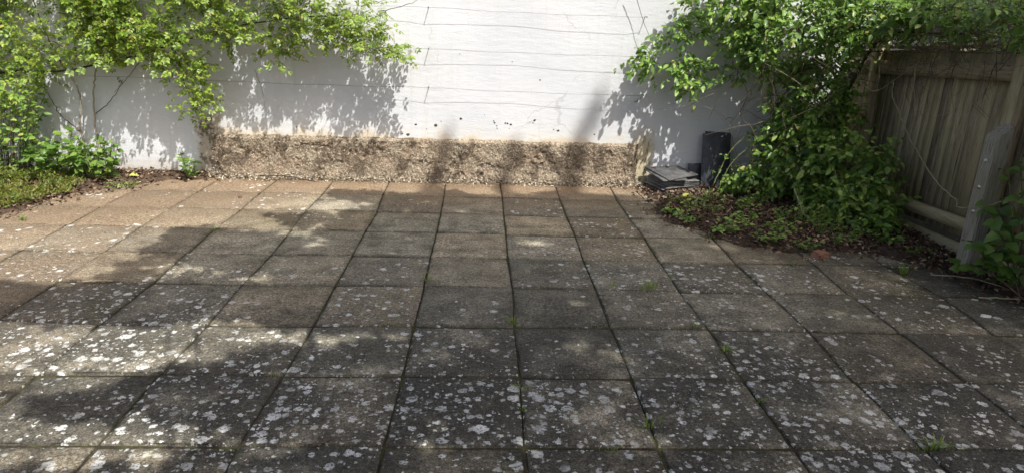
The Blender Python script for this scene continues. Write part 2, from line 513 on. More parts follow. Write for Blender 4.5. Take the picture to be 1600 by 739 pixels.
class MB:
    """collects triangles"""
    def __init__(s):
        s.v = []
        s.t = []
        s.n = 0

    def add(s, V, T):
        V = np.asarray(V, float).reshape(-1, 3)
        s.v.append(V)
        s.t.append(np.asarray(T, int).reshape(-1, 3) + s.n)
        s.n += len(V)

    def quads(s, V, Q):
        T = []
        for q in Q:
            for k in range(1, len(q) - 1):
                T.append((q[0], q[k], q[k + 1]))
        s.add(V, T)

    def tube(s, pts, rad, sides=5):
        pts = np.asarray(pts, float)
        n = len(pts)
        rad = np.broadcast_to(np.asarray(rad, float), (n,)) if np.ndim(rad) == 0 or len(np.atleast_1d(rad)) == n else np.linspace(rad[0], rad[-1], n)
        d = np.gradient(pts, axis=0)
        d /= np.linalg.norm(d, axis=1)[:, None] + 1e-9
        up = np.array([0.31, 0.22, 0.93]) if abs(d[:, 2]).mean() < 0.8 else np.array([0.93, 0.31, 0.2])
        a = np.cross(d, up)
        a /= np.linalg.norm(a, axis=1)[:, None] + 1e-9
        b = np.cross(d, a)
        th = np.linspace(0, 2 * math.pi, sides, endpoint=False)
        V = pts[:, None, :] + rad[:, None, None] * (np.cos(th)[None, :, None] * a[:, None, :] + np.sin(th)[None, :, None] * b[:, None, :])
        T = []
        for i in range(n - 1):
            for k in range(sides):
                p0 = i * sides + k
                p1 = i * sides + (k + 1) % sides
                T.append((p0, p1, p1 + sides))
                T.append((p0, p1 + sides, p0 + sides))
        for k in range(1, sides - 1):
            T.append((0, k + 1, k))
            e = (n - 1) * sides
            T.append((e, e + k, e + k + 1))
        s.add(V.reshape(-1, 3), T)

    def mesh(s, name, mat, smooth=False):
        return tri_mesh(name, np.concatenate(s.v), np.concatenate(s.t), mat, smooth)


def spline(pts, n):
    """Catmull-Rom through points"""
    P = np.asarray(pts, float)
    P = np.vstack([2 * P[0] - P[1], P, 2 * P[-1] - P[-2]])
    out = []
    seg = len(P) - 3
    for k in range(n):
        u = k / (n - 1) * seg
        i = min(int(u), seg - 1)
        t = u - i
        a, b, c, d = P[i:i + 4]
        out.append(0.5 * ((2 * b) + (c - a) * t + (2 * a - 5 * b + 4 * c - d) * t * t + (3 * b - a - 3 * c + d) * t ** 3))
    return np.array(out)


def box_v(c, h):
    c = np.asarray(c, float)
    V = np.array([(x, y, z) for x in (-1, 1) for y in (-1, 1) for z in (-1, 1)], float) * np.asarray(h, float) + c
    Q = [(0, 1, 3, 2), (4, 6, 7, 5), (0, 4, 5, 1), (2, 3, 7, 6), (0, 2, 6, 4), (1, 5, 7, 3)]
    return V, Q


def bevel_prism(poly, axis_lo, axis_hi, bev):
    """convex outline (list of 2-D points, counter-clockwise) extruded from axis_lo to axis_hi with a small bevel on both ends"""
    P = np.asarray(poly, float)
    n = len(P)
    cen = P.mean(0)
    d = P - cen
    L = np.linalg.norm(d, axis=1)[:, None]
    I = cen + d * np.maximum(0.2, (1 - bev * 1.4 / np.maximum(L, 1e-6)))
    rings = [(I, axis_lo), (P, axis_lo + bev), (P, axis_hi - bev), (I, axis_hi)]
    V = []
    for R, z in rings:
        for q in R:
            V.append((q[0], q[1], z))
    T = []
    for k in range(3):
        for i in range(n):
            a = k * n + i
            b = k * n + (i + 1) % n
            T += [(a, b, b + n), (a, b + n, a + n)]
    for i in range(1, n - 1):
        T.append((0, i + 1, i))
        e = 3 * n
        T.append((e, e + i, e + i + 1))
    return np.array(V), T


# leaf templates: length 1 along +Y, face up +Z
def leaf_tpl(w=0.28, fold=0.10, curl=0.10, wide=0.36):
    V = [(0, 0, 0), (0, wide, -0.02), (0, 0.72, -curl * 0.3), (0, 1, -curl),
         (-w, wide * 0.9, fold), (-w * 0.72, 0.70, fold * 0.7 - curl * 0.3), (w, wide * 0.9, fold), (w * 0.72, 0.70, fold * 0.7 - curl * 0.3)]
    T = [(0, 6, 1), (0, 1, 4), (1, 6, 7), (1, 7, 2), (1, 2, 5), (1, 5, 4), (2, 7, 3), (2, 3, 5)]
    return np.array(V, float), np.array(T)


def leaf_simple(w=0.3, fold=0.08):
    V = [(0, 0, 0), (w, 0.45, fold), (0, 1, -0.05), (-w, 0.45, fold), (0, 0.45, 0)]
    return np.array(V, float), np.array([(0, 1, 4), (1, 2, 4), (2, 3, 4), (3, 0, 4)])


def compound_tpl(pairs=2, w=0.30):
    lv, lt = leaf_tpl(w, 0.10, 0.12, 0.40)
    Vs, Ts = [], []
    n = 0
    # rachis
    rv = np.array([(-0.008, 0, 0), (0.008, 0, 0), (0.006, 0.6, 0.0), (-0.006, 0.6, 0.0)])
    Vs.append(rv)
    Ts.append(np.array([(0, 1, 2), (0, 2, 3)]))
    n = 4
    spots = [(0.0, 0.58, 0, 0.44)]
    for k in range(pairs):
        y = 0.22 + 0.30 * k / max(1, pairs - 1) if pairs > 1 else 0.4
        for s in (-1, 1):
            spots.append((0.01 * s, y, s * 62, 0.36 + 0.03 * k))
    for (x, y, ang, sc) in spots:
        a = -math.radians(ang)
        R = np.array([[math.cos(a), -math.sin(a), 0], [math.sin(a), math.cos(a), 0], [0, 0, 1]])
        v = (lv * sc) @ R.T + np.array([x, y, -0.04 * abs(ang) / 60])
        Vs.append(v)
        Ts.append(lt + n)
        n += len(lv)
    return np.concatenate(Vs), np.concatenate(Ts)


def frames(tip, nrm):
    t = tip / (np.linalg.norm(tip, axis=1)[:, None] + 1e-9)
    x = np.cross(t, nrm)
    x /= np.linalg.norm(x, axis=1)[:, None] + 1e-9
    z = np.cross(x, t)
    return np.stack([x, t, z], axis=2)      # columns


def leaf_cloud(name, tpl, pos, tip, nrm, size, mat):
    V, T = tpl
    R = frames(tip, nrm)
    allv = np.einsum('nij,vj->nvi', R, V) * size[:, None, None] + pos[:, None, :]
    n = len(pos)
    allt = T[None, :, :] + (np.arange(n) * len(V))[:, None, None]
    return tri_mesh(name, allv.reshape(-1, 3), allt.reshape(-1, 3), mat)


def leaf_objects(root, name, tpls, mat, pos, tip, nrm, size):
    """single leaves as parts that share a few meshes"""
    mes = [tri_mesh(name, t[0], t[1], mat) for t in tpls]
    R = frames(tip, nrm)
    base = Vector(root.location)
    for i in range(len(pos)):
        o = bpy.data.objects.new(name, mes[i % len(mes)])
        COL.objects.link(o)
        o.parent = root
        m = Matrix([list(R[i][0]), list(R[i][1]), list(R[i][2])]).to_4x4()
        o.matrix_basis = Matrix.Translation(Vector(pos[i]) - base) @ m @ Matrix.Scale(float(size[i]), 4)


def in_poly(x, y, poly):
    x = np.asarray(x)
    y = np.asarray(y)
    inside = np.zeros(x.shape, bool)
    n = len(poly)
    for i in range(n):
        x1, y1 = poly[i]
        x2, y2 = poly[(i + 1) % n]
        c = (y1 > y) != (y2 > y)
        with np.errstate(divide='ignore', invalid='ignore'):
            xi = (x2 - x1) * (y - y1) / (y2 - y1 + 1e-12) + x1
        inside ^= c & (x < xi)
    return inside


def sd_poly(x, y, poly):
    """signed distance, positive inside"""
    d = np.full(np.shape(x), 1e9)
    n = len(poly)
    for i in range(n):
        a = np.array(poly[i])
        b = np.array(poly[(i + 1) % n])
        ab = b - a
        t = np.clip(((x - a[0]) * ab[0] + (y - a[1]) * ab[1]) / (ab @ ab), 0, 1)
        d = np.minimum(d, np.hypot(x - a[0] - t * ab[0], y - a[1] - t * ab[1]))
    return np.where(in_poly(x, y, poly), d, -d)


def grid_mesh(name, X, Y, Z, mat, smooth=True, keep=None):
    ny, nx = X.shape
    V = np.stack([X, Y, Z], -1).reshape(-1, 3)
    i = np.arange(ny * nx).reshape(ny, nx)
    a, b, c, d = i[:-1, :-1].ravel(), i[:-1, 1:].ravel(), i[1:, 1:].ravel(), i[1:, :-1].ravel()
    T = np.concatenate([np.stack([a, b, c], 1), np.stack([a, c, d], 1)])
    if keep is not None:
        k = keep.ravel()
        T = T[k[T].any(axis=1)]
        used = np.unique(T)
        mp = -np.ones(len(V), int)
        mp[used] = np.arange(len(used))
        V = V[used]
        T = mp[T]
    return tri_mesh(name, V, T, mat, smooth)


WALL_Y = 7.42

# ------------------------------------------------------------------ ground
me = bpy.data.meshes.new('ground')
me.from_pydata([(-80, -80, -0.06), (80, -80, -0.06), (80, 80, -0.06), (-80, 80, -0.06)], [], [(0, 1, 2, 3)])
me.materials.append(M['ground'])
tag(link('ground', me), kind='structure')

# ------------------------------------------------------------------ paving
X0, Y0, PITCH = 0.2056, 2.5493, 0.6
RES = {(0, 0): (3, 9), (0, 1): (15, 5), (0, 2): (10, 3), (-1, 0): (-4, 2), (-1, 1): (14, 13), (-1, 2): (13, -2), (-2, 2): (26, -21), (-2, 1): (7, -5),
       (-2, 0): (-23, 3), (1, 1): (-1, 9), (1, 0): (-4, 10), (1, 2): (-6, 10), (2, 2): (-5, 14), (2, 1): (-14, 9), (3, 1): (-22, -10), (3, 2): (18, 6),
       (4, 2): (-10, -3), (4, 1): (2, -1), (3, 0): (-3, 7), (5, 2): (-20, -21), (2, 0): (2, 6), (1, 7): (-5, -11), (2, 7): (-21, 0), (1, 6): (-3, -19),
       (2, 6): (-16, -39), (1, 5): (7, -5), (2, 5): (-1, -5), (1, 4): (-9, 7), (2, 4): (-22, -20), (3, 4): (-25, -10), (0, 3): (27, 32), (1, 3): (-4, 15),
       (2, 3): (-30, 4), (3, 3): (-4, -10), (4, 3): (-32, -11), (5, 3): (42, -22), (4, 4): (8, -5), (5, 4): (-32, -20), (-2, 3): (25, 7), (-1, 3): (21, 17),
       (-3, 4): (30, -4), (-2, 4): (29, 16), (-1, 4): (21, 18), (0, 4): (11, 15), (-3, 5): (15, 17), (-2, 5): (27, 25), (-1, 5): (27, 27), (0, 5): (13, 11),
       (-3, 6): (-14, 38), (-2, 6): (42, 26), (-1, 6): (29, 3), (0, 6): (8, 2), (-1, 7): (22, 1), (0, 7): (10, -7), (-3, 7): (5, 10), (-4, 5): (-13, 4),
       (-5, 5): (-30, 25), (-6, 5): (-26, 39), (-4, 4): (-1, -8), (-5, 4): (-3, -9), (-4, 3): (18, 13), (-5, 6): (-25, 6), (-6, 6): (-46, -25),
       (-3, 1): (-8, -4), (-4, 1): (3, -22), (-3, 2): (11, -35), (-4, 2): (2, -45)}


def node(i, j):
    dx, dy = RES.get((i, j), (random.uniform(-8, 8), random.uniform(-8, 8)))
    return np.array((X0 + PITCH * i + dx * 0.00085, Y0 + PITCH * j + dy * 0.00085))


I0, I1, J0, J1 = -9, 6, -4, 8
NODES = {(i, j): node(i, j) for i in range(I0, I1 + 1) for j in range(J0, J1 + 1)}
patio = link('patio', None)
tag(patio, kind='structure')
me = bpy.data.meshes.new('joint_bed')
me.from_pydata([(-5.3, 0.1, -0.0105), (3.86, 0.1, -0.0105), (3.86, 7.418, -0.0105), (-5.3, 7.418, -0.0105)], [], [(0, 1, 2, 3)])
me.materials.append(M['joint'])
link('joint_bed', me, patio)


def slab_mesh(c):
    """c: four corners counter-clockwise"""
    out, segs = [], 5
    cen = c.mean(0)
    g = [random.uniform(0.002, 0.0095) if k % 2 == 0 else random.uniform(0.001, 0.006) for k in range(4)]
    inner = []
    for k in range(4):
        # move each edge inward by its own gap
        pass
    edges = []
    for k in range(4):
        a, b = c[k], c[(k + 1) % 4]
        d = (b - a) / np.linalg.norm(b - a)
        nrm = np.array((-d[1], d[0]))
        edges.append((a + nrm * g[k], d))
    cor = []
    for k in range(4):
        p, d = edges[k - 1]
        q, e = edges[k]
        den = d[0] * e[1] - d[1] * e[0]
        t = ((q[0] - p[0]) * e[1] - (q[1] - p[1]) * e[0]) / den
        cor.append(p + d * t)
    for k in range(4):
        a, b = cor[k], cor[(k + 1) % 4]
        d = (b - a) / np.linalg.norm(b - a)
        nrm = np.array((-d[1], d[0]))
        for s in range(segs):
            t = s / segs
            if s == 0:
                prev = cor[k - 1]
                dd = ((prev - a) / np.linalg.norm(prev - a) + d)
                q = a + dd * random.uniform(0.001, 0.008)
            else:
                q = a + (b - a) * (t + random.uniform(-0.05, 0.05)) + nrm * random.uniform(0, 0.0035)
            out.append(q)
    out = np.array(out)
    n = len(out)
    ctr = out.mean(0)
    r = out - ctr
    bev = np.array([random.uniform(0.004, 0.010) for _ in range(n)])
    inn = ctr + r * (1 - bev / np.linalg.norm(r, axis=1))[:, None]
    z0 = random.uniform(-0.005, 0.003)
    tx, ty = random.uniform(-0.010, 0.010), random.uniform(-0.012, 0.012)
    V = []
    for q in inn:
        V.append((q[0] - ctr[0], q[1] - ctr[1], z0 + tx * (q[0] - ctr[0]) + ty * (q[1] - ctr[1])))
    for q, bv in zip(out, bev):
        V.append((q[0] - ctr[0], q[1] - ctr[1], z0 - 0.55 * bv + tx * (q[0] - ctr[0]) + ty * (q[1] - ctr[1])))
    for q in out:
        V.append((q[0] - ctr[0], q[1] - ctr[1], -0.04))
    T = [(0, k, k + 1) for k in range(1, n - 1)]
    for k in range(n):
        k2 = (k + 1) % n
        T += [(n + k, n + k2, k2), (n + k, k2, k), (2 * n + k, 2 * n + k2, n + k2), (2 * n + k, n + k2, n + k)]
    return tri_mesh('paving_slab', V, T, M['slab']), ctr


for j in range(J0, J1):
    for i in range(I0, I1):
        c = np.array([NODES[i, j], NODES[i + 1, j], NODES[i + 1, j + 1], NODES[i, j + 1]])
        me, ctr = slab_mesh(c)
        o = link('paving_slab', me, patio)
        o.location = (ctr[0], ctr[1], 0)

# ------------------------------------------------------------------ soil beds
BED_R = [(1.80, 6.75), (1.72, 6.30), (1.80, 6.02), (2.05, 5.60), (2.30, 5.36), (2.75, 5.22), (3.30, 5.24), (3.55, 4.85), (3.70, 4.50), (3.82, 4.1), (4.2, 3.9), (4.2, 7.6), (1.95, 7.6), (1.70, 7.42), (1.72, 7.15)]
BED_L = [(-4.10, 5.4), (-4.08, 5.85), (-3.98, 6.25), (-3.80, 6.62), (-3.50, 6.95), (-3.28, 7.15), (-2.85, 7.27), (-2.7, 7.6), (-8, 7.6), (-8, 4.6), (-4.8, 4.6)]


def soil_h(x, y, poly, seed, h=0.055):
    e = (fbm(x * 5, y * 5, seed, 4) - 0.5) * 0.32
    s = sd_poly(x, y, poly) + e
    return np.clip(s * 0.32, -0.05, h) + (fbm(x * 14, y * 14, seed + 9, 3) - 0.5) * 0.035


def bed(name, x0, x1, y0, y1, st, poly, seed, mat):
    xs = np.arange(x0, x1 + 1e-6, st)
    ys = np.arange(y0, y1 + 1e-6, st)
    X, Y = np.meshgrid(xs, ys)
    Z = soil_h(X, Y, poly, seed)
    tag(link(name, grid_mesh(name, X, Y, Z, mat, True, Z > -0.03)), kind='structure')


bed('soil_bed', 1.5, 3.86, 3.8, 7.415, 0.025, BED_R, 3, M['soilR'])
bed('soil_bed', -7.5, -2.5, 4.6, 7.415, 0.035, BED_L, 5, M['soil'])

# leaf litter and chips: nobody could count them
LIT = [leaf_tpl(0.26, 0.22, 0.25), leaf_tpl(0.36, -0.25, -0.15), leaf_tpl(0.16, 0.1, -0.3)]


def litter(name, poly, seed, n, bbox, label, cat, hfun, mat, smin, smax, zoff=0.004):
    r = np.random.default_rng(seed)
    x = r.uniform(bbox[0], bbox[1], n)
    y = r.uniform(bbox[2], bbox[3], n)
    s = sd_poly(x, y, poly)
    k = r.random(n) < np.clip((s + 0.30) / 0.42, 0, 1) ** 2.5
    x, y = x[k], y[k]
    z = np.maximum(hfun(x, y), 0.0) + zoff + r.random(len(x)) * 0.02
    n = len(x)
    tip = np.stack([r.normal(size=n), r.normal(size=n), r.normal(size=n) * 0.35], 1)
    nr = np.stack([r.normal(size=n) * 0.6, r.normal(size=n) * 0.6, np.ones(n)], 1)
    me = leaf_cloud(name, LIT[seed % 3], np.stack([x, y, z], 1), tip, nr, r.uniform(smin, smax, n), mat)
    tag(link(name, me), label, cat, kind='stuff')


litter('leaf_litter', BED_R, 3, 11000, (1.55, 3.84, 4.0, 7.38), 'brown dead leaves over the shaded bed below the fence', 'leaf litter', lambda x, y: soil_h(x, y, BED_R, 3), M['litter'], 0.02, 0.055)
litter('leaf_litter', BED_L, 4, 9000, (-5.6, -2.6, 5.2, 7.38), 'brown bark and dead leaves over the sunny left bed', 'leaf litter', lambda x, y: soil_h(x, y, BED_L, 5), M['litter'], 0.02, 0.05)

# crumbled concrete along the foot of the plinth
r = np.random.default_rng(21)
n = 5200
cx = r.uniform(-2.95, 1.85, n)
dy = np.abs(r.normal(0, 0.055, n)) + 0.01
dy = np.minimum(dy, 0.30)
cz = np.maximum(0.0, 0.055 - dy * 0.42) * (0.4 + 0.9 * fbm(cx * 2.0, dy * 3, 8)) + r.random(n) * 0.008 + 0.004
pos = np.stack([cx, WALL_Y - 0.04 - dy, cz], 1)
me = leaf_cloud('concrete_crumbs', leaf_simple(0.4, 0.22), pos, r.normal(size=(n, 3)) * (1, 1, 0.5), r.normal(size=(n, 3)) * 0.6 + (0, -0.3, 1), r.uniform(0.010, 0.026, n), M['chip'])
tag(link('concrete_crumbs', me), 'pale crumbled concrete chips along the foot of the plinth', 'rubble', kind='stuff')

# a sprinkle of bits over the slabs
n = 420
x = r.uniform(-4.2, 3.6, n)
y = r.uniform(1.8, 7.2, n)
me = leaf_cloud('scattered_debris', leaf_simple(0.28, 0.2), np.stack([x, y, np.full(n, 0.005)], 1), r.normal(size=(n, 3)) * (1, 1, 0.2), r.normal(size=(n, 3)) * 0.3 + (0, 0, 1), r.uniform(0.006, 0.022, n), M['litter'])
tag(link('scattered_debris', me), 'tiny bits of dead leaf and grit scattered over the slabs', 'debris', kind='stuff')

# ------------------------------------------------------------------ wall
wall = empty('garden_wall', (-0.5, WALL_Y, 0), 'tall white painted rendered wall with a bare concrete plinth behind the patio', 'wall')
xs = np.linspace(-9.0, 4.6, 180)
zs = np.linspace(-0.1, 3.0, 50)
X, Z = np.meshgrid(xs, zs)
Yw = WALL_Y + (fbm(X * 1.3, Z * 1.3, 31, 3) - 0.5) * 0.008
mb = MB()
ny, nx = X.shape
idx = np.arange(ny * nx).reshape(ny, nx)
a, b, c, d = idx[:-1, :-1].ravel(), idx[:-1, 1:].ravel(), idx[1:, 1:].ravel(), idx[1:, :-1].ravel()
mb.add(np.stack([X, Yw, Z], -1).reshape(-1, 3), np.concatenate([np.stack([a, b, c], 1), np.stack([a, c, d], 1)]))
V, Q = box_v((-2.2, WALL_Y + 0.13, 1.45), (6.8, 0.115, 1.55))
mb.quads(V, Q)
child('wall_face', mb.mesh('wall_face', M['wall'], True), wall)
V, T = bevel_prism([(-9.1, WALL_Y - 0.05), (4.7, WALL_Y - 0.05), (4.7, WALL_Y + 0.30), (-9.1, WALL_Y + 0.30)], 3.0, 3.07, 0.01)
child('coping', tri_mesh('coping', V, T, M['wall']), wall)

# plinth: broken, crumbling surface
nx, nz = 560, 64
u = np.linspace(0, 1, nx)
v = np.linspace(0, 1, nz)
U, Vv = np.meshgrid(u, v)
xl = -2.93 + (fbm(Vv * 5, Vv * 0 + 3.3, 41, 3) - 0.5) * 0.10
xr = 1.745 + (fbm(Vv * 5, Vv * 0 + 8.3, 43, 3) - 0.5) * 0.08
X = xl + (xr - xl) * U
top = 0.470 + 0.012 * U + (fbm(X * 9, X * 0, 44, 4) - 0.5) * 0.020
Z = -0.03 + (top + 0.03) * Vv
rough = (fbm(X * 45, Z * 45, 51, 3) - 0.5) * 0.018 + (fbm(X * 8, Z * 8, 57, 3) - 0.5) * 0.03
hole = np.clip((fbm(X * 6.5, Z * 6.0, 63, 4, 0.6) - 0.60) * 12, 0, 1)
Yp = WALL_Y - 0.040 - rough + hole * 0.018 - (1 - Vv) ** 4 * 0.03
edge = np.minimum(np.minimum(U * 40, (1 - U) * 40), (1 - Vv) * 12)
Yp = np.where(edge < 1, WALL_Y + 0.012 + (Yp - WALL_Y - 0.012) * np.clip(edge, 0, 1), Yp)
plinth = child('plinth', grid_mesh('plinth', X, Yp, Z, M['plinth']), wall)
# loose aggregate standing proud of the plinth
n = 5200
x = r.uniform(-2.89, 1.72, n)
z = r.uniform(0.0, 0.455, n)
hl = np.clip((fbm(x * 6.5, z * 6.0, 63, 4, 0.6) - 0.60) * 12, 0, 1)
k = r.random(n) > hl * 0.25
x, z, hl = x[k], z[k], hl[k]
n = len(x)
y = WALL_Y - 0.045 - ((fbm(x * 45, z * 45, 51, 3) - 0.5) * 0.018 + (fbm(x * 8, z * 8, 57, 3) - 0.5) * 0.03) - (1 - z / 0.47) ** 4 * 0.03
agg = leaf_cloud('aggregate', leaf_simple(0.42, 0.2), np.stack([x, y, z], 1), r.normal(size=(n, 3)) * (1, 0.5, 1), r.normal(size=(n, 3)) * 0.7 + (0, -1, 0.3), r.uniform(0.006, 0.016, n), M['chip'])
ag = child('aggregate', agg, wall)
ag['kind'] = 'stuff'


# spots where paint has come off
def blob(cx, cz, rad, yy, n=9):
    pts = [(cx + math.cos(t) * rad * random.uniform(0.6, 1.25), cz + math.sin(t) * rad * random.uniform(0.45, 0.9)) for t in np.linspace(0, 2 * math.pi, n, endpoint=False)]
    V = [(cx, yy - 0.002, cz)] + [(p[0], yy + 0.004, p[1]) for p in pts]
    T = [(0, k, k % n + 1) for k in range(1, n + 1)]
    return V, T


for (sx, sz, sr) in [(-0.715, 0.612, 0.020), (-0.50, 0.610, 0.028), (-0.445, 0.655, 0.009), (-0.235, 0.688, 0.022), (-0.80, 0.503, 0.026), (-0.86, 0.512, 0.012), (0.13, 0.655, 0.016), (0.12, 0.675, 0.009),
                     (0.155, 0.625, 0.010), (0.16, 0.595, 0.010), (0.245, 0.655, 0.014), (0.27, 0.652, 0.016), (0.305, 0.640, 0.018), (0.29, 0.60, 0.008), (0.56, 0.692, 0.020), (0.545, 0.665, 0.010), (0.51, 0.675, 0.007),
                     (0.77, 0.600, 0.010), (0.82, 0.590, 0.018), (-1.42, 0.62, 0.008), (-1.98, 0.55, 0.012), (0.02, 0.74, 0.006), (1.22, 0.56, 0.014), (-0.60, 0.57, 0.007), (0.6, 1.12, 0.012), (0.30, 1.30, 0.008), (-0.25, 1.36, 0.008)]:
    yy = WALL_Y + (float(fbm(np.array([sx * 1.3]), np.array([sz * 1.3]), 31, 3)[0]) - 0.5) * 0.012 - 0.006
    V, T = blob(sx, sz, sr * 0.78, yy)
    child('chipped_spot', tri_mesh('chipped_spot', V, T, M['hole']), wall)

# ------------------------------------------------------------------ wires on vine eyes
WIRE_D = 0.092


def wire(zL, zM, zR, xr, label, sag):
    root = empty('trellis_wire', (-0.572, WALL_Y, zM), label, 'wire', 'trellis wires across the white wall')
    pts = []
    eyes = [(-5.1, zL + 0.03), (-2.98, zL), (-0.572, zM), (xr, zR)]
    for (xa, za), (xb, zb) in zip(eyes[:-1], eyes[1:]):
        for t in np.linspace(0, 1, 14, endpoint=False):
            pts.append((xa + (xb - xa) * t, WALL_Y - WIRE_D + 0.012 * math.sin(t * math.pi * 2 + xa), za + (zb - za) * t - sag * 4 * t * (1 - t) + 0.004 * math.sin(t * 19 + xa)))
    pts.append((eyes[-1][0], WALL_Y - WIRE_D, eyes[-1][1]))
    mb = MB()
    mb.tube(pts, 0.0017, 4)
    child('strand', mb.mesh('strand', M['wire']), root)
    for (ex, ez) in eyes:
        mb = MB()
        mb.tube([(ex, WALL_Y + 0.02, ez + 0.004), (ex, WALL_Y - 0.04, ez + 0.003), (ex, WALL_Y - WIRE_D + 0.01, ez)], [0.0042, 0.0038, 0.003], 6)
        ring = [(ex, WALL_Y - WIRE_D + 0.009 * math.cos(t), ez + 0.009 * math.sin(t)) for t in np.linspace(0, 2 * math.pi, 9)]
        mb.tube(ring, 0.0026, 4)
        child('vine_eye', mb.mesh('vine_eye', M['wire']), root)


wire(1.83, 1.811, 1.79, 1.66, 'highest of the three thin wires strung across the white wall', 0.012)
wire(1.43, 1.407, 1.40, 1.68, 'middle of the three thin wires strung across the white wall', 0.010)
wire(1.03, 1.015, 1.002, 1.70, 'lowest of the three thin wires strung across the white wall', 0.012)

# ------------------------------------------------------------------ fence
fence = empty('timber_fence', (3.86, 5.0, 0), 'weathered close board timber fence along the right side of the patio', 'fence')
SL = -0.055                         # the bay rises towards the camera


def rise(y):
    return (y - 5.0) * SL


def rail(name, y0, y1, x0, x1, z0, z1, mat):
    poly = [(x0, z0), (x1, z0), (x1, z1), (x0, z1)]
    V, T = bevel_prism(poly, y0, y1, 0.006)
    V = np.stack([V[:, 0], V[:, 2], V[:, 1] + np.array([rise(q) for q in V[:, 2]])], 1)
    T = np.array(T)[:, ::-1]
    return child(name, tri_mesh(name, V, T, mat), fence)


ybays = [(5.00, 6.80), (6.90, 7.40), (3.1, 4.86)]
for (ya, yb) in ybays:
    rail('rail', ya, yb, 3.86, 3.928, 1.435, 1.565, M['rail'])
    rail('rail', ya, yb, 3.86, 3.928, 0.255, 0.350, M['rail'])
    rail('gravel_board', ya, yb, 3.905, 3.935, -0.06, 0.135, M['rail'])
    y = ya - 0.01
    k = 0
    while y < yb:
        w = random.uniform(0.078, 0.122)
        zt = 1.66 + random.uniform(-0.012, 0.012)
        xa = 3.934
        # feather edge: thick on one side
        V = [(xa + 0.010, y, 0.185), (xa + 0.030, y, 0.185), (xa + 0.030, y + w + 0.014, 0.185), (xa - 0.003, y + w + 0.014, 0.185)]
        lean = random.uniform(-0.004, 0.004)
        V = [(p[0], p[1], p[2] + rise(p[1])) for p in V] + [(p[0] + random.uniform(-0.003, 0.003), p[1] + lean, zt + rise(p[1])) for p in V]
        mb = MB()
        mb.quads(V, [(0, 1, 2, 3), (4, 7, 6, 5), (0, 4, 5, 1), (1, 5, 6, 2), (2, 6, 7, 3), (3, 7, 4, 0)])
        o = child('fence_board', mb.mesh('fence_board', M['board']), fence)
        if ya == 5.00 and k % 3 == 1:
            # long drying split in some boards
            zc_ = random.uniform(0.5, 1.2)
            yq = y + w * random.uniform(0.3, 0.7)
            sp_ = MB()
            sp_.tube([(xa + 0.004, yq, zc_ - 0.16), (xa + 0.002, yq + 0.003, zc_), (xa + 0.004, yq - 0.002, zc_ + 0.18)], [0.0012, 0.0035, 0.001], 4)
            q_ = link('split', sp_.mesh('split', M['hole']), o)
        k += 1
        y += w
    V, T = bevel_prism([(3.915, ya), (3.985, ya), (3.985, yb), (3.915, yb)], 1.675, 1.70, 0.004)
    V[:, 2] += np.array([rise(q) for q in V[:, 1]])
    child('capping', tri_mesh('capping', V, T, M['rail']), fence)
for py in (4.93, 6.85):
    V, T = bevel_prism([(3.845, py - 0.05), (3.945, py - 0.05), (3.945, py + 0.05), (3.845, py + 0.05)], -0.1, 1.66, 0.006)
    child('post', tri_mesh('post', V, T, M['newpost']), fence)
# concrete spur bolted to the post
SX0, SX1, SY0, SY1 = 3.735, 3.843, 4.815, 4.955
V = np.array([(SX0, SY0, -0.1), (SX1, SY0, -0.1), (SX1, SY1, -0.1), (SX0, SY1, -0.1),
              (SX0, SY0, 1.045), (SX1, SY0, 1.135), (SX1, SY1, 1.135), (SX0, SY1, 1.045)])
me = bpy.data.meshes.new('spur_post')
me.from_pydata([tuple(q) for q in V], [], [(3, 2, 1, 0), (4, 5, 6, 7), (0, 1, 5, 4), (1, 2, 6, 5), (2, 3, 7, 6), (3, 0, 4, 7)])
import bmesh
bm = bmesh.new()
bm.from_mesh(me)
bmesh.ops.bevel(bm, geom=list(bm.edges), offset=0.008, segments=2, affect='EDGES')
bm.to_mesh(me)
bm.free()
me.materials.append(M['spur'])
spur = child('spur_post', me, fence)
spur['label'] = 'grey chamfered concrete spur post with bolts'
for bz in (0.865, 0.665, 0.475):
    mb = MB()
    th = np.linspace(0, 2 * math.pi, 10, endpoint=False)
    V = [(SX0 - 0.001, 4.885 + 0.016 * math.cos(t), bz + 0.016 * math.sin(t)) for t in th] + [(SX0 - 0.008, 4.885 + 0.014 * math.cos(t), bz + 0.014 * math.sin(t)) for t in th] + [(SX0 - 0.014, 4.885, bz)]
    T = []
    for k in range(10):
        k2 = (k + 1) % 10
        T += [(k, k2, 10 + k2), (k, 10 + k2, 10 + k), (10 + k, 10 + k2, 20)]
    mb.add(V, T)
    o = link('bolt', mb.mesh('bolt', M['bolt']), spur)
    o.matrix_parent_inverse = Matrix.Translation(-Vector(fence.location)) @ Matrix.Translation(Vector(fence.location))


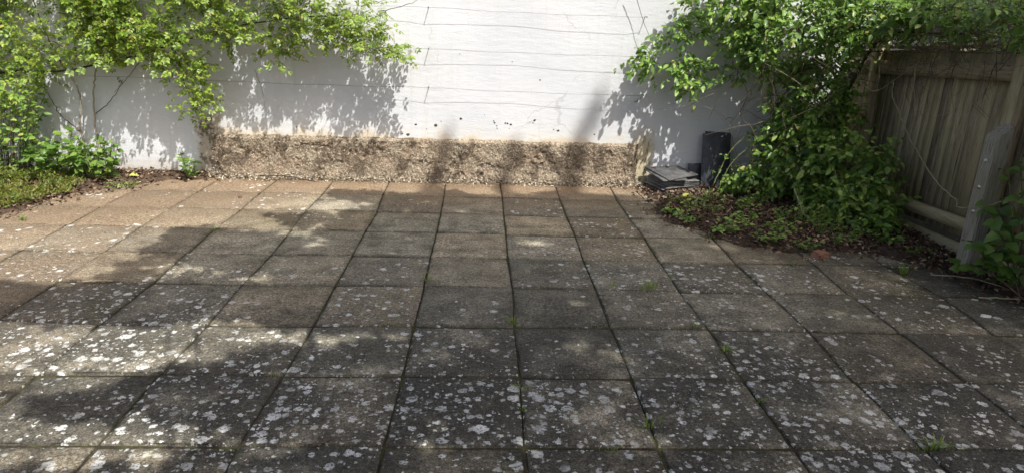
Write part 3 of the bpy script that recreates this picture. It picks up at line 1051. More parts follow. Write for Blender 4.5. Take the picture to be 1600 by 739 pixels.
# ------------------------------------------------------------------ climbing plants
def sprays(anchors, seed, nl, length, out, droop, leafsize, spread=0.05):
    """short twigs from anchor points, leaves along them. returns leaf arrays and twig polylines"""
    r = np.random.default_rng(seed)
    P, T, Nn, Sz, tw = [], [], [], [], []
    for a in anchors:
        d = np.array(out) + r.normal(size=3) * np.array((0.8, 0.45, 0.55))
        d /= np.linalg.norm(d) + 1e-9
        L = length * r.uniform(0.6, 1.4)
        pts = []
        p = np.array(a, float)
        for k in range(5):
            pts.append(p.copy())
            p = p + d * L / 4
            d = d + np.array((0, 0, -droop * r.uniform(0.3, 1.2)))
            d /= np.linalg.norm(d)
        tw.append(np.array(pts))
        pts = np.array(pts)
        m = max(2, int(nl * r.uniform(0.7, 1.3)))
        ts = np.linspace(0.12, 1, m)
        for q, t in enumerate(ts):
            f = t * 4
            i = min(int(f), 3)
            pp = pts[i] + (pts[i + 1] - pts[i]) * (f - i)
            dd = pts[i + 1] - pts[i]
            dd /= np.linalg.norm(dd) + 1e-9
            side = np.cross(dd, (0, 0, 1.0)) * (1 if q % 2 else -1) + r.normal(size=3) * 0.45
            tip = side * (1 - 0.7 * (q == m - 1)) + dd * 0.7 + np.array((0, 0, -0.25))
            nr = np.array((0.25, -0.55, 1.0)) + r.normal(size=3) * 0.45
            P.append(pp + r.normal(size=3) * spread * 0.15)
            T.append(tip)
            Nn.append(nr)
            Sz.append(leafsize * r.uniform(0.5, 1.35))
    return np.array(P), np.array(T), np.array(Nn), np.array(Sz), tw


def keep_in_front(P, ymax):
    return P[:, 1] < ymax


def plant(root, parts_name, tpl, tpls, mat, P, T, Nn, Sz, nobj, seed, prefer=None):
    """the leaves that show largest as parts, the rest as one mass"""
    ok = (P[:, 1] < WALL_Y - 0.03) & (P[:, 2] > 0.01)
    P, T, Nn, Sz = P[ok], T[ok], Nn[ok], Sz[ok]
    cp = np.array((0, 0, 1.794))
    view = P - cp
    dep = view @ np.array(CAM_F)
    u = view @ np.array(CAM_R) / dep * 1074.4 + 800
    vv = view @ np.array(CAM_D) / dep * 1074.4 + 369.5
    vis = (u > 0) & (u < 1600) & (vv > 4) & (vv < 739)
    # frontmost leaf in each cell of a fine grid is the one that shows
    cell = (np.floor(u / 9) * 1000 + np.floor(vv / 9)).astype(np.int64)
    order = np.lexsort((dep, cell))
    first = np.ones(len(order), bool)
    first[1:] = cell[order][1:] != cell[order][:-1]
    cand = order[first]
    cand = cand[vis[cand]]
    score = Sz[cand] / dep[cand]
    cand = cand[np.argsort(-score)][:nobj]
    mask = np.zeros(len(P), bool)
    mask[cand] = True
    leaf_objects(root, 'leaf', tpls, mat, P[mask], T[mask], Nn[mask], Sz[mask])
    if (~mask).any():
        o = child(parts_name, leaf_cloud(parts_name, tpl, P[~mask], T[~mask], Nn[~mask], Sz[~mask], mat), root)
        o['kind'] = 'stuff'


def fill_poly(poly, n, seed, y0, y1, ypow=1.0):
    r = np.random.default_rng(seed)
    xs = [p[0] for p in poly]
    zs = [p[1] for p in poly]
    out = []
    while len(out) < n:
        x = r.uniform(min(xs), max(xs), 400)
        z = r.uniform(min(zs), max(zs), 400)
        k = in_poly(x, z, poly)
        for a, b in zip(x[k], z[k]):
            out.append((a, y0 + (y1 - y0) * r.random() ** ypow, b))
    return np.array(out[:n])


def clumped(pts, seed, freq=5.0, thr=0.42):
    """drop anchors where a noise field is low, so the mass has gaps and clumps"""
    v = fbm(pts[:, 0] * freq, pts[:, 2] * freq + pts[:, 1] * 3, seed, 3)
    return pts[v > thr]


# rose along the left of the wall
rose = empty('climbing_rose', (-4.15, 7.33, 0.0), 'leafy climbing rose sprawling over the upper left of the white wall', 'climbing plant')
DENSE = [(-4.1, 2.5), (-4.0, 1.80), (-4.05, 1.40), (-3.80, 1.26), (-3.40, 1.28), (-3.14, 1.36), (-2.70, 1.42), (-2.45, 1.48), (-2.15, 1.45), (-1.80, 1.44), (-1.30, 1.44), (-1.02, 1.36), (-0.90, 1.34), (-0.90, 1.48), (-0.98, 1.62), (-0.96, 1.76), (-1.10, 1.92), (-1.6, 2.3), (-2.2, 2.6)]
SPARSE = [(-5.6, 2.4), (-3.48, 2.4), (-3.47, 1.43), (-3.75, 1.20), (-4.30, 1.12), (-4.62, 0.75), (-5.2, 0.6)]
HANG = [(-3.16, 1.36), (-3.14, 1.12), (-2.96, 0.92), (-2.86, 0.70), (-2.72, 0.82), (-2.80, 1.08), (-2.68, 1.30)]
HANG2 = [(-2.16, 1.46), (-2.10, 1.30), (-2.02, 1.16), (-1.94, 1.30), (-1.88, 1.46)]
TIP = [(-1.04, 1.40), (-0.90, 1.28), (-0.84, 1.30), (-0.86, 1.46)]
an = np.vstack([clumped(fill_poly(DENSE, 2150, 1, 6.92, 7.28), 71, 4.0, 0.415),
                clumped(fill_poly(SPARSE, 1500, 2, 6.95, 7.36), 73, 4.0, 0.43),
                fill_poly(HANG, 85, 3, 6.98, 7.2), fill_poly(HANG2, 26, 4, 6.95, 7.2), fill_poly(TIP, 16, 5, 6.98, 7.2)])
P, T, Nn, Sz, tw = sprays(an, 6, 4.2, 0.17, (0.05, -0.35, 0.05), 0.16, 0.088)
CT = [compound_tpl(2, 0.30), compound_tpl(2, 0.26), compound_tpl(3, 0.30)]
plant(rose, 'foliage', CT[0], CT, M['rose'], P, T, Nn, Sz, 300, 7)
mb = MB()
for t in tw[::2]:
    mb.tube(t, [0.003, 0.0012], 3)
o = child('twigs', mb.mesh('twigs', M['stem']), rose)
o['kind'] = 'stuff'
for k, (pts, r0, r1, mt) in enumerate([
        ([(-4.15, 7.33, -0.02), (-4.19, 7.34, 0.45), (-4.14, 7.33, 0.85), (-4.22, 7.28, 1.10)], 0.011, 0.008, 'greybark'),
        ([(-4.02, 7.36, -0.02), (-4.05, 7.36, 0.5), (-4.00, 7.35, 0.9), (-3.9, 7.28, 1.15)], 0.010, 0.008, 'greybark'),
        ([(-5.0, 7.10, 1.03), (-4.65, 7.12, 1.07), (-4.40, 7.14, 1.075), (-4.09, 7.15, 1.105), (-3.77, 7.15, 1.17), (-3.51, 7.14, 1.235), (-3.26, 7.14, 1.31), (-2.68, 7.14, 1.51), (-1.93, 7.15, 1.66), (-1.24, 7.15, 1.72)], 0.013, 0.006, 'darkstem'),
        ([(-4.22, 7.28, 1.10), (-4.35, 7.25, 1.5), (-4.45, 7.25, 2.1)], 0.008, 0.004, 'stem'),
        ([(-3.9, 7.28, 1.15), (-3.8, 7.27, 1.6), (-3.5, 7.25, 2.2)], 0.007, 0.003, 'stem'),
        ([(-3.05, 7.12, 1.38), (-2.97, 7.05, 1.15), (-2.92, 7.02, 0.95), (-2.82, 7.02, 0.72)], 0.006, 0.002, 'darkstem'),
        ([(-3.45, 7.30, 1.22), (-3.62, 7.36, 1.05), (-3.82, 7.38, 0.86)], 0.004, 0.002, 'stem'),
        ([(-4.06, 7.38, 0.62), (-3.86, 7.38, 0.78), (-3.70, 7.37, 1.0)], 0.005, 0.002, 'stem'),
        ([(-4.19, 7.34, 0.45), (-4.38, 7.36, 0.62), (-4.5, 7.35, 0.9)], 0.007, 0.003, 'stem'),
        ([(-2.34, 7.30, 1.15), (-2.30, 7.36, 0.95), (-2.29, 7.39, 0.72)], 0.003, 0.0015, 'stem'),
        ([(-1.05, 7.15, 1.75), (-0.72, 7.10, 1.84), (-0.55, 7.08, 1.98)], 0.004, 0.0015, 'stem')]):
    mb = MB()
    sp = spline(pts, 6 * len(pts))
    sp[1:-1] += rng.normal(size=sp[1:-1].shape) * 0.004
    mb.tube(sp, np.linspace(r0, r1, len(sp)), 7)
    child('stem', mb.mesh('stem', M[mt], True), rose)

# climber over the corner and the fence
climber = empty('fence_climber', (3.45, 7.1, 0.03), 'dense green climber covering the corner of the wall and the fence on the right', 'climbing plant')


def ellip(c, rad, n, seed, shell=0.55):
    r = np.random.default_rng(seed)
    d = r.normal(size=(n, 3))
    d /= np.linalg.norm(d, axis=1)[:, None]
    q = (shell + (1 - shell) * r.random(n)) ** 0.6
    return np.array(c) + d * q[:, None] * np.array(rad)


an = np.vstack([
    clumped(ellip((3.08, 6.88, 1.72), (0.62, 0.45, 0.55), 820, 11), 81, 6, 0.44),
    clumped(ellip((2.45, 7.15, 1.90), (0.58, 0.20, 0.36), 300, 12), 82, 4, 0.42),
    clumped(ellip((3.55, 6.45, 1.88), (0.38, 0.62, 0.28), 400, 13), 83, 4, 0.42),
    clumped(ellip((3.28, 6.82, 1.05), (0.40, 0.38, 0.42), 420, 14), 84, 6, 0.44),
    clumped(ellip((3.20, 6.70, 0.52), (0.40, 0.42, 0.46), 500, 15), 85, 6, 0.44),
    clumped(ellip((3.42, 6.22, 0.48), (0.34, 0.50, 0.50), 480, 16), 86, 6, 0.44),
    clumped(ellip((3.50, 6.00, 0.22), (0.30, 0.46, 0.22), 170, 17), 87, 4, 0.40),
    clumped(ellip((2.76, 6.92, 0.36), (0.20, 0.22, 0.28), 60, 18), 88, 4, 0.40),
    clumped(ellip((3.76, 5.50, 1.92), (0.22, 0.60, 0.16), 105, 19), 89, 4, 0.45),
    clumped(ellip((3.72, 4.70, 1.90), (0.22, 0.42, 0.18), 130, 20), 90, 4, 0.42),
    ellip((1.68, 7.20, 1.42), (0.12, 0.07, 0.13), 26, 21),
    ellip((2.12, 7.12, 1.28), (0.17, 0.10, 0.15), 44, 22),
    ellip((2.02, 7.18, 1.66), (0.20, 0.08, 0.12), 26, 23),
    ellip((2.50, 7.05, 1.30), (0.14, 0.08, 0.08), 10, 24),
])
P, T, Nn, Sz, tw = sprays(an, 26, 9.0, 0.20, (-0.25, -0.45, 0.05), 0.2, 0.066)
keep = (P[:, 0] < 3.85) | (P[:, 2] > 1.72)
keep &= ~((P[:, 1] < 6.42) & (P[:, 0] > 3.2) & (P[:, 2] > 0.95 - 0.5 * np.clip(5.9 - P[:, 1], 0, 1)) & (P[:, 2] < 1.66 + 0.05 * np.sin(P[:, 1] * 23)))
P, T, Nn, Sz = P[keep], T[keep], Nn[keep], Sz[keep]
LT = [leaf_tpl(0.27, 0.09, 0.12), leaf_tpl(0.24, 0.14, 0.22), leaf_tpl(0.31, 0.05, 0.06)]
plant(climber, 'foliage', LT[0], LT, M['climb'], P, T, Nn, Sz, 300, 27)
mb = MB()
for t in tw[::2]:
    mb.tube(t, [0.0026, 0.001], 3)
# tangle of dead twigs on top of the fence and hanging from it
r = np.random.default_rng(33)
for k in range(480):
    yy = r.uniform(4.4, 7.2)
    p = np.array((3.76 + r.normal() * 0.12, yy, 1.80 + r.normal() * 0.13 + (5.6 - yy) * 0.04))
    d = r.normal(size=3) * (0.5, 1.0, 0.6)
    pts = [p.copy()]
    for q in range(6):
        d = d + r.normal(size=3) * 0.5 + (0, 0, -0.15)
        p = p + d / np.linalg.norm(d) * r.uniform(0.04, 0.10)
        p[0] = min(p[0], 3.85 if p[2] < 1.72 else 4.2)
        if k % 7:
            p[2] = max(p[2], 1.60 + (5.6 - p[1]) * 0.05)
        pts.append(p.copy())
    mb.tube(pts, [0.0034, 0.0014], 3)
for k in range(110):          # inside the corner mass
    p = np.array((3.0, 6.7, 1.0)) + r.normal(size=3) * (0.3, 0.25, 0.5)
    p[2] = max(p[2], 0.05)
    d = r.normal(size=3) * (0.6, 0.6, 1.2)
    pts = [p.copy()]
    for q in range(7):
        d = d + r.normal(size=3) * 0.5
        p = p + d / np.linalg.norm(d) * r.uniform(0.05, 0.12)
        p = np.array((min(p[0], 3.78), min(p[1], 7.38), max(p[2], 0.03)))
        pts.append(p.copy())
    mb.tube(pts, [0.004, 0.0015], 3)
for k in range(26):           # hanging down over the boards
    yy = r.uniform(5.1, 6.7)
    x = 3.845
    L = r.uniform(0.15, 0.55)
    pts = [(x, yy, 1.56)]
    for q in range(1, 6):
        pts.append((x - r.random() * 0.03, yy + r.normal() * 0.03 + q * 0.012 * r.normal(), 1.56 - L * q / 5))
    mb.tube(pts, [0.0026, 0.0012], 3)
o = child('twigs', mb.mesh('twigs', M['stem']), climber)
o['kind'] = 'stuff'
for (pts, r0, r1, mt) in [
        ([(3.30, 7.0, 0.66), (3.30, 6.58, 0.31), (3.30, 6.15, 0.23), (3.30, 5.70, 0.25)], 0.006, 0.004, 'palestem'),
        ([(2.96, 6.22, 0.30), (2.95, 6.05, 0.20), (2.98, 5.92, 0.10), (3.06, 5.60, 0.06), (3.20, 5.35, 0.07)], 0.006, 0.004, 'palestem'),
        ([(3.76, 6.30, 1.30), (3.74, 6.24, 1.18), (3.74, 6.09, 1.06), (3.74, 5.87, 0.87), (3.74, 5.69, 0.76), (3.74, 5.37, 0.58), (3.70, 5.05, 0.52), (3.62, 4.90, 0.50), (3.62, 4.66, 0.57), (3.62, 4.45, 0.68)], 0.006, 0.004, 'palestem'),
        ([(3.765, 6.03, 1.45), (3.76, 5.95, 1.22), (3.76, 5.80, 1.08), (3.76, 5.67, 1.06), (3.77, 5.45, 1.15)], 0.004, 0.002, 'palestem'),
        ([(3.20, 6.3, 0.62), (3.25, 6.12, 0.52), (3.28, 6.02, 0.40), (3.36, 5.85, 0.32), (3.45, 5.72, 0.22)], 0.006, 0.004, 'palestem'),
        ([(2.40, 6.86, 0.16), (2.50, 6.86, 0.45), (2.60, 6.86, 0.60), (2.80, 6.86, 0.78)], 0.006, 0.003, 'greenstem'),
        ([(2.43, 6.80, 0.10), (2.54, 6.80, 0.40), (2.75, 6.82, 0.62)], 0.004, 0.002, 'greenstem'),
        ([(1.98, 7.12, 1.10), (2.15, 7.08, 1.08), (2.40, 7.06, 1.14), (2.60, 7.05, 1.30)], 0.005, 0.003, 'greenstem'),
        ([(1.48, 7.30, 2.1), (1.58, 7.32, 1.85), (1.72, 7.3, 1.55)], 0.004, 0.002, 'stem'),
        ([(3.45, 7.1, 0.02), (3.35, 7.0, 0.6), (3.2, 6.98, 1.2), (3.1, 7.0, 1.8)], 0.028, 0.014, 'stem'),
        ([(3.55, 7.0, 0.02), (3.5, 6.8, 0.7), (3.55, 6.6, 1.3), (3.6, 6.3, 1.7), (3.68, 5.4, 1.75)], 0.022, 0.010, 'stem'),
        ([(1.70, 7.36, 0.985), (1.62, 7.38, 0.92)], 0.005, 0.004, 'stem'),
        ([(3.60, 6.55, 1.66), (3.66, 6.40, 1.40), (3.70, 6.45, 1.10), (3.74, 6.5, 0.75)], 0.004, 0.002, 'palestem'),
        ([(3.50, 6.75, 1.55), (3.55, 6.45, 1.28), (3.58, 6.25, 1.22), (3.66, 6.05, 1.38), (3.74, 5.95, 1.5)], 0.004, 0.002, 'palestem')]:
    mb = MB()
    sp = spline(pts, 7 * len(pts))
    sp[1:-1] += rng.normal(size=sp[1:-1].shape) * 0.002
    mb.tube(sp, np.linspace(r0, r1, len(sp)), 6)
    child('stem', mb.mesh('stem', M[mt], True), climber)


# hedge standing behind the fence
hedge = empty('hedge', (4.75, 5.6, -0.05), 'dark hedge standing behind the timber fence above its top', 'hedge')
an = np.vstack([ellip((4.65, 6.7, 1.1), (0.55, 1.0, 1.15), 520, 51, 0.3), ellip((4.65, 5.2, 1.1), (0.55, 1.0, 1.12), 520, 52, 0.3), ellip((4.7, 3.9, 1.1), (0.5, 0.8, 1.1), 200, 53, 0.3)])
an = an[an[:, 0] > 4.1]
P, T, Nn, Sz, tw = sprays(an, 54, 11, 0.26, (-0.3, -0.3, 0.1), 0.12, 0.085)
ok = (P[:, 0] > 4.0) & (P[:, 2] > 0)
o = child('foliage', leaf_cloud('foliage', LT[0], P[ok], T[ok], Nn[ok], Sz[ok], M['hedge']), hedge)
o['kind'] = 'stuff'
for (hx, hy) in ((4.7, 6.6), (4.75, 5.5), (4.7, 4.4)):
    mb = MB()
    mb.tube(spline([(hx, hy, -0.06), (hx - 0.05, hy + 0.05, 0.7), (hx + 0.05, hy, 1.8)], 14), np.linspace(0.05, 0.015, 14), 7)
    child('trunk', mb.mesh('trunk', M['bark'], True), hedge)


# ------------------------------------------------------------------ smaller plants
def small_plant(name, loc, label, cat, nst, height, spread, nleaf, lsize, mat, seed, tpls=None, group=None, stemmat='greenstem', lean=(0, -0.15), part_leaves=True):
    r = np.random.default_rng(seed)
    root = empty(name, loc, label, cat, group)
    P, T, Nn, Sz = [], [], [], []
    mb = MB()
    L = np.array(loc)
    for k in range(nst):
        ang = r.uniform(0, 2 * math.pi)
        rad = spread * math.sqrt(r.random())
        b = L + np.array((math.cos(ang) * rad * 0.5, math.sin(ang) * rad * 0.5, 0))
        top = L + np.array((math.cos(ang) * rad + lean[0] * height, math.sin(ang) * rad + lean[1] * height, height * r.uniform(0.5, 1.1)))
        mid = (b + top) / 2 + np.array((0, 0, height * 0.15))
        sp = spline([b, mid, top], 7)
        mb.tube(sp, [0.004, 0.0018], 4)
        for q in range(nleaf):
            t = (q + 0.6) / nleaf
            f = t * 6
            i = min(int(f), 5)
            pp = sp[i] + (sp[i + 1] - sp[i]) * (f - i)
            a2 = q * 2.4 + r.uniform(0, 1.0)
            P.append(pp)
            T.append((math.cos(a2), math.sin(a2), r.uniform(-0.4, 0.5)))
            Nn.append(np.array((0.1, -0.35, 1)) + r.normal(size=3) * 0.4)
            Sz.append(lsize * r.uniform(0.6, 1.25))
    P, T, Nn, Sz = map(np.array, (P, T, Nn, Sz))
    child('stem', mb.mesh('stem', M[stemmat]), root)
    tp = tpls or LT
    if part_leaves:
        plant(root, 'foliage', tp[0], tp, mat, P, T, Nn, Sz, 300, seed)
    else:
        ok = (P[:, 1] < WALL_Y - 0.02)
        o = child('foliage', leaf_cloud('foliage', tp[0], P[ok], T[ok], Nn[ok], Sz[ok], mat), root)
        o['kind'] = 'stuff'
    return root


BL = [leaf_tpl(0.36, 0.10, 0.16, 0.42), leaf_tpl(0.33, 0.14, 0.25, 0.40), leaf_tpl(0.40, 0.06, 0.10, 0.42)]
small_plant('leafy_bush', (-4.78, 6.95, 0.03), 'dark leafy bush at the left edge in front of the wall', 'bush', 70, 0.85, 0.42, 10, 0.075, M['climb'], 101, LT, None, 'stem', (0.1, 0))
small_plant('broad_leaf_plant', (-4.30, 6.98, 0.04), 'bright broad leaved plant at the foot of the rose by the wall', 'plant', 36, 0.46, 0.34, 8, 0.082, M['alk'], 102, BL)
small_plant('broad_leaf_plant', (-3.88, 7.0, 0.04), 'broad leaved plant nearest the bare white wall on the left', 'plant', 32, 0.42, 0.27, 8, 0.08, M['alk'], 103, BL)
small_plant('weed', (-3.08, 7.24, 0.03), 'small dark green weed at the left end of the plinth', 'weed', 10, 0.24, 0.15, 6, 0.065, M['climb'], 104, LT)
small_plant('weed', (-3.55, 6.78, 0.01), 'sparse pale weed creeping onto the slabs of the left corner', 'weed', 9, 0.06, 0.17, 5, 0.03, M['alk'], 105, LT, None, 'greenstem', (0, 0))
# yellow green ground cover
r = np.random.default_rng(61)
GC = [(-4.9, 5.5), (-4.22, 5.62), (-4.05, 6.05), (-3.88, 6.50), (-3.95, 6.82), (-4.4, 7.0), (-5.4, 7.0), (-5.4, 5.5)]
n = 15000
x = r.uniform(-5.4, -3.8, n)
y = r.uniform(5.5, 7.0, n)
s = sd_poly(x, y, GC) + (fbm(x * 6, y * 6, 62, 3) - 0.5) * 0.25
k = (s > 0) & (fbm(x * 4.5, y * 4.5, 66, 3) > 0.40)
x, y, s = x[k], y[k], s[k]
n = len(x)
hump = 0.03 + 0.17 * np.clip(s * 2.6, 0, 1) * np.clip(fbm(x * 6, y * 6, 64, 3) * 2.4 - 0.55, 0.05, 1.4)
z = 0.03 + hump * np.sqrt(r.random(n))
me = leaf_cloud('ground_cover', leaf_simple(0.16, 0.12), np.stack([x, y, z], 1), r.normal(size=(n, 3)) * (1, 1, 0.8) + (0, 0, 0.9), r.normal(size=(n, 3)) * 0.6 + (0, -0.3, 1), r.uniform(0.02, 0.06, n), M['cover'])
tag(link('ground_cover', me), 'low yellow green ground cover spilling to the slabs at far left', 'ground cover', kind='stuff')
# weeds under the right climber
WL = ['weed right in front of the slate pile', 'weed behind the slate pile corner weeds, below the climber', 'low creeping weed on the slab edge nearest the slates', 'weed second back along the slab edge of the right bed', 'taller weed in the middle of the right bed', 'weed inside the front curve of the right bed', 'leafy weed under the left side of the climber', 'small weed at the slab edge halfway along the right bed', 'weed just behind the broken brick, to its left', 'leafy weed behind the broken brick', 'leafy weed behind and right of the broken brick', 'small weed at the foot of the fence gravel board', 'weed beside the broken brick, to its right', 'tall weed at the left foot of the climber', 'tall weed beside the leaning dark slates', 'smallest weed at the fence near the grey post', 'tallest weed under the front of the climber', 'small weed at the front left corner of the right bed', 'flat creeping weed trailing over the slabs at the left of the right bed', 'low weed between the slate pile and the slab edge', 'flat weed trailing over the slab edge of the right bed, nearer the brick', 'flat weed touching the left side of the broken brick']
spots = [(2.02, 6.62, 0.10, 9), (2.32, 6.55, 0.14, 12), (1.86, 6.26, 0.06, 12), (2.15, 6.20, 0.10, 10), (2.55, 6.25, 0.16, 12), (2.45, 5.95, 0.10, 10), (2.80, 5.95, 0.18, 12), (2.25, 5.75, 0.08, 9),
         (2.62, 5.60, 0.12, 11), (2.95, 5.62, 0.16, 12), (3.20, 5.55, 0.18, 12), (3.45, 5.42, 0.10, 8), (3.05, 5.38, 0.10, 9), (2.75, 6.55, 0.22, 14), (2.58, 6.90, 0.22, 14), (3.56, 5.18, 0.07, 7), (2.95, 5.85, 0.26, 12), (2.42, 5.45, 0.08, 8), (1.90, 5.98, 0.05, 10), (2.08, 6.42, 0.09, 12), (2.16, 5.66, 0.05, 9), (2.70, 5.28, 0.06, 8)]
for k, (wx, wy, wh, ns) in enumerate(spots):
    small_plant('ground_weed', (wx, wy, 0.03), WL[k], 'weed', ns, wh, 0.16, 6, 0.036 + 0.010 * (k % 3), M['alk'] if k % 3 == 0 else M['climb'], 200 + k, LT, 'weeds in the shaded right bed', part_leaves=(k < 3))
# broad leaved shrub in front of the fence post
fg = empty('broad_leaf_shrub', (3.80, 4.35, 0.02), 'broad leaved shrub in front of the fence at the right edge', 'shrub')
r = np.random.default_rng(77)
P, T, Nn, Sz = [], [], [], []
for k, pts in enumerate([[(3.80, 4.35, 0.02), (3.74, 4.40, 0.5), (3.66, 4.46, 0.92)], [(3.80, 4.35, 0.02), (3.68, 4.42, 0.40), (3.55, 4.56, 0.60)], [(3.80, 4.35, 0.02), (3.62, 4.40, 0.28), (3.50, 4.52, 0.34)],
                         [(3.80, 4.30, 0.02), (3.72, 4.25, 0.45), (3.62, 4.26, 0.75)], [(3.80, 4.30, 0.02), (3.66, 4.30, 0.30), (3.55, 4.36, 0.48)], [(3.80, 4.32, 0.02), (3.68, 4.34, 0.2), (3.54, 4.44, 0.24)],
                         [(3.80, 4.40, 0.02), (3.78, 4.52, 0.45), (3.74, 4.66, 0.85)], [(3.82, 4.42, 0.02), (3.80, 4.58, 0.30), (3.78, 4.70, 0.55)], [(3.80, 4.28, 0.02), (3.84, 4.40, 0.60), (3.80, 4.55, 1.05)], [(3.78, 4.26, 0.02), (3.60, 4.40, 0.16), (3.50, 4.60, 0.14)],
                         [(3.84, 4.38, 0.4), (3.80, 4.45, 1.1), (3.70, 4.58, 1.46)]]):
    mb = MB()
    sp = spline(pts, 16)
    mb.tube(sp, np.linspace(0.007, 0.003, 16), 5)
    child('stem', mb.mesh('stem', M['stem'], True), fg)
    for q in range(13):
        i = 4 + q
        if i > 15:
            i = 15
        a2 = q * 2.2
        P.append(sp[i])
        T.append((math.cos(a2) - 0.2, math.sin(a2) - 0.1, r.uniform(-0.5, 0.3)))
        Nn.append(np.array((-0.3, -0.45, 1)) + r.normal(size=3) * 0.35)
        Sz.append(r.uniform(0.075, 0.125))
plant(fg, 'foliage', BL[0], BL, M['bigleaf'], *map(np.array, (P, T, Nn, Sz)), 300, 5)

# grass tufts in the joints
tufts = [((-0.33, 4.45), 0.075, 16, 'grass tuft in the joint near the middle of the patio, left of centre'),
         ((0.21, 3.82), 0.055, 22, 'grass tuft at the slab corner right in the middle of the patio'),
         ((0.93, 4.43), 0.045, 14, 'small grass tuft just left of the brightest far tuft'),
         ((1.18, 4.39), 0.075, 40, 'bright wide grass clump in the cross joint right of centre'),
         ((1.40, 4.62), 0.05, 16, 'grass tuft in a long joint behind the bright wide clump'),
         ((1.33, 3.79), 0.05, 18, 'grass tuft on the cross joint in the right middle ground'),
         ((1.41, 3.48), 0.06, 26, 'mossy grass tuft in a long joint nearer than the cross joint tuft'),
         ((0.80, 2.72), 0.07, 20, 'grass tuft in the joint in the near foreground, right of centre'),
         ((2.06, 2.57), 0.06, 60, 'dense bright green grass clump in the right foreground'),
         ((3.23, 4.78), 0.10, 30, 'grass tuft on the slabs nearest the fence post'),
         ((-3.83, 5.66), 0.06, 26, 'yellowish grass tuft beside the left bed'),
         ((1.98, 5.57), 0.05, 16, 'thin grass tuft at the edge of the right bed')]
for q in [((0.73, 3.78), 0.035, 12), ((0.235, 3.05), 0.05, 14), ((0.225, 2.85), 0.04, 10), ((-1.05, 3.16), 0.03, 12), ((-2.19, 5.5), 0.045, 12), ((-2.55, 5.55), 0.035, 12), ((1.28, 6.02), 0.04, 10), ((1.41, 2.95), 0.035, 16),
          ((2.43, 4.92), 0.05, 14), ((0.60, 2.55), 0.03, 9)]:
    tufts.append((*q, None))
for k, ((gx, gy), gh, nb, lab) in enumerate(tufts):
    r = np.random.default_rng(300 + k)
    me_v = MB()
    for b in range(max(nb, 14)):
        a = r.uniform(0, 2 * math.pi)
        rad = abs(r.normal()) * (0.018 if nb < 35 else 0.035)
        p0 = np.array((gx + math.cos(a) * rad * 1.5, gy + math.sin(a) * rad * 0.5, -0.012))
        h = gh * r.uniform(0.5, 1.15)
        o2 = np.array((math.cos(a), math.sin(a), 0)) * h * r.uniform(0.2, 0.9)
        w = np.array((-math.sin(a), math.cos(a), 0)) * r.uniform(0.0016, 0.0032)
        p1 = p0 + o2 * 0.35 + (0, 0, h * 0.65)
        p2 = p0 + o2 + (0, 0, h * r.uniform(0.7, 1.0))
        me_v.add([p0 - w, p0 + w, p1 + w, p1 - w, p2], [(0, 1, 2), (0, 2, 3), (3, 2, 4)])
    V = np.concatenate(me_v.v) - np.array((gx, gy, 0))
    o = link('grass_tuft', tri_mesh('grass_tuft', V, np.concatenate(me_v.t), M['grass']))
    o.location = (gx, gy, 0)
    tag(o, lab or 'tiny sprig of grass in a paving joint', 'grass', 'grass tufts in the paving joints')

# ------------------------------------------------------------------ slates


def slate(name, corners, th, mat, label, cat='slate', group=None, jag=0.006):
    """thin slab from four 3-D corners (counter-clockwise seen from its face)"""
    C = np.array(corners, float)
    nr = np.cross(C[1] - C[0], C[3] - C[0])
    nr /= np.linalg.norm(nr)
    ring = []
    for k in range(4):
        a, b = C[k], C[(k + 1) % 4]
        e = (b - a) / np.linalg.norm(b - a)
        s = np.cross(nr, e)
        for q in range(5):
            t = q / 5
            ring.append(a + (b - a) * t + s * random.uniform(0, jag) * (1 if q else 0.5))
    ring = np.array(ring)
    cen = ring.mean(0)
    n = len(ring)
    inn = cen + (ring - cen) * 0.985
    V = np.vstack([inn, ring - nr * th * 0.35, ring - nr * th, [cen], [cen - nr * th]])
    T = []
    for k in range(n):
        k2 = (k + 1) % n
        T += [(3 * n, k, k2), (k, n + k, n + k2), (k, n + k2, k2), (n + k, 2 * n + k, 2 * n + k2), (n + k, 2 * n + k2, n + k2), (3 * n + 1, 2 * n + k2, 2 * n + k)]
    loc = cen.copy()
    o = link(name, tri_mesh(name, V - loc, T, mat))
    o.location = loc
    tag(o, label, cat, group)
    return o


def rect(cx, cy, z, L, Wd, ang, tilt=(0, 0)):
    a = math.radians(ang)
    ux, uy = np.array((math.cos(a), math.sin(a))), np.array((-math.sin(a), math.cos(a)))
    out = []
    for (s, t) in ((-1, -1), (1, -1), (1, 1), (-1, 1)):
        q = np.array((cx, cy)) + ux * s * L / 2 + uy * t * Wd / 2
        out.append((q[0], q[1], z + tilt[0] * (q[0] - cx) + tilt[1] * (q[1] - cy)))
    return out


ordw = ['topmost', 'second', 'third', 'fourth', 'fifth', 'sixth', 'seventh', 'eighth', 'ninth', 'tenth']
slz = 0.018
st = []
for k in range(8):
    L = random.uniform(0.40, 0.46)
    st.append(rect(2.06 + random.uniform(-0.018, 0.018), 7.16 + random.uniform(-0.012, 0.012), 0.035 + k * slz, L, 0.34, 20 + random.uniform(-5, 5), (0.0, 0.03)))
st.append([(1.775, 7.36, 0.212), (1.885, 6.885, 0.186), (2.17, 6.97, 0.186), (2.07, 7.39, 0.212)])
st.append([(1.79, 7.345, 0.232), (1.945, 6.87, 0.198), (2.32, 7.12, 0.210), (2.17, 7.395, 0.245)])
for k, c in enumerate(st):
    idx = len(st) - 1 - k
    slate('roof_slate', c, 0.011, M['slateL'], f'{ordw[idx]} grey slate{" from the top" if idx else ""} in the pile at the foot of the wall', 'slate', 'slates piled flat by the wall')
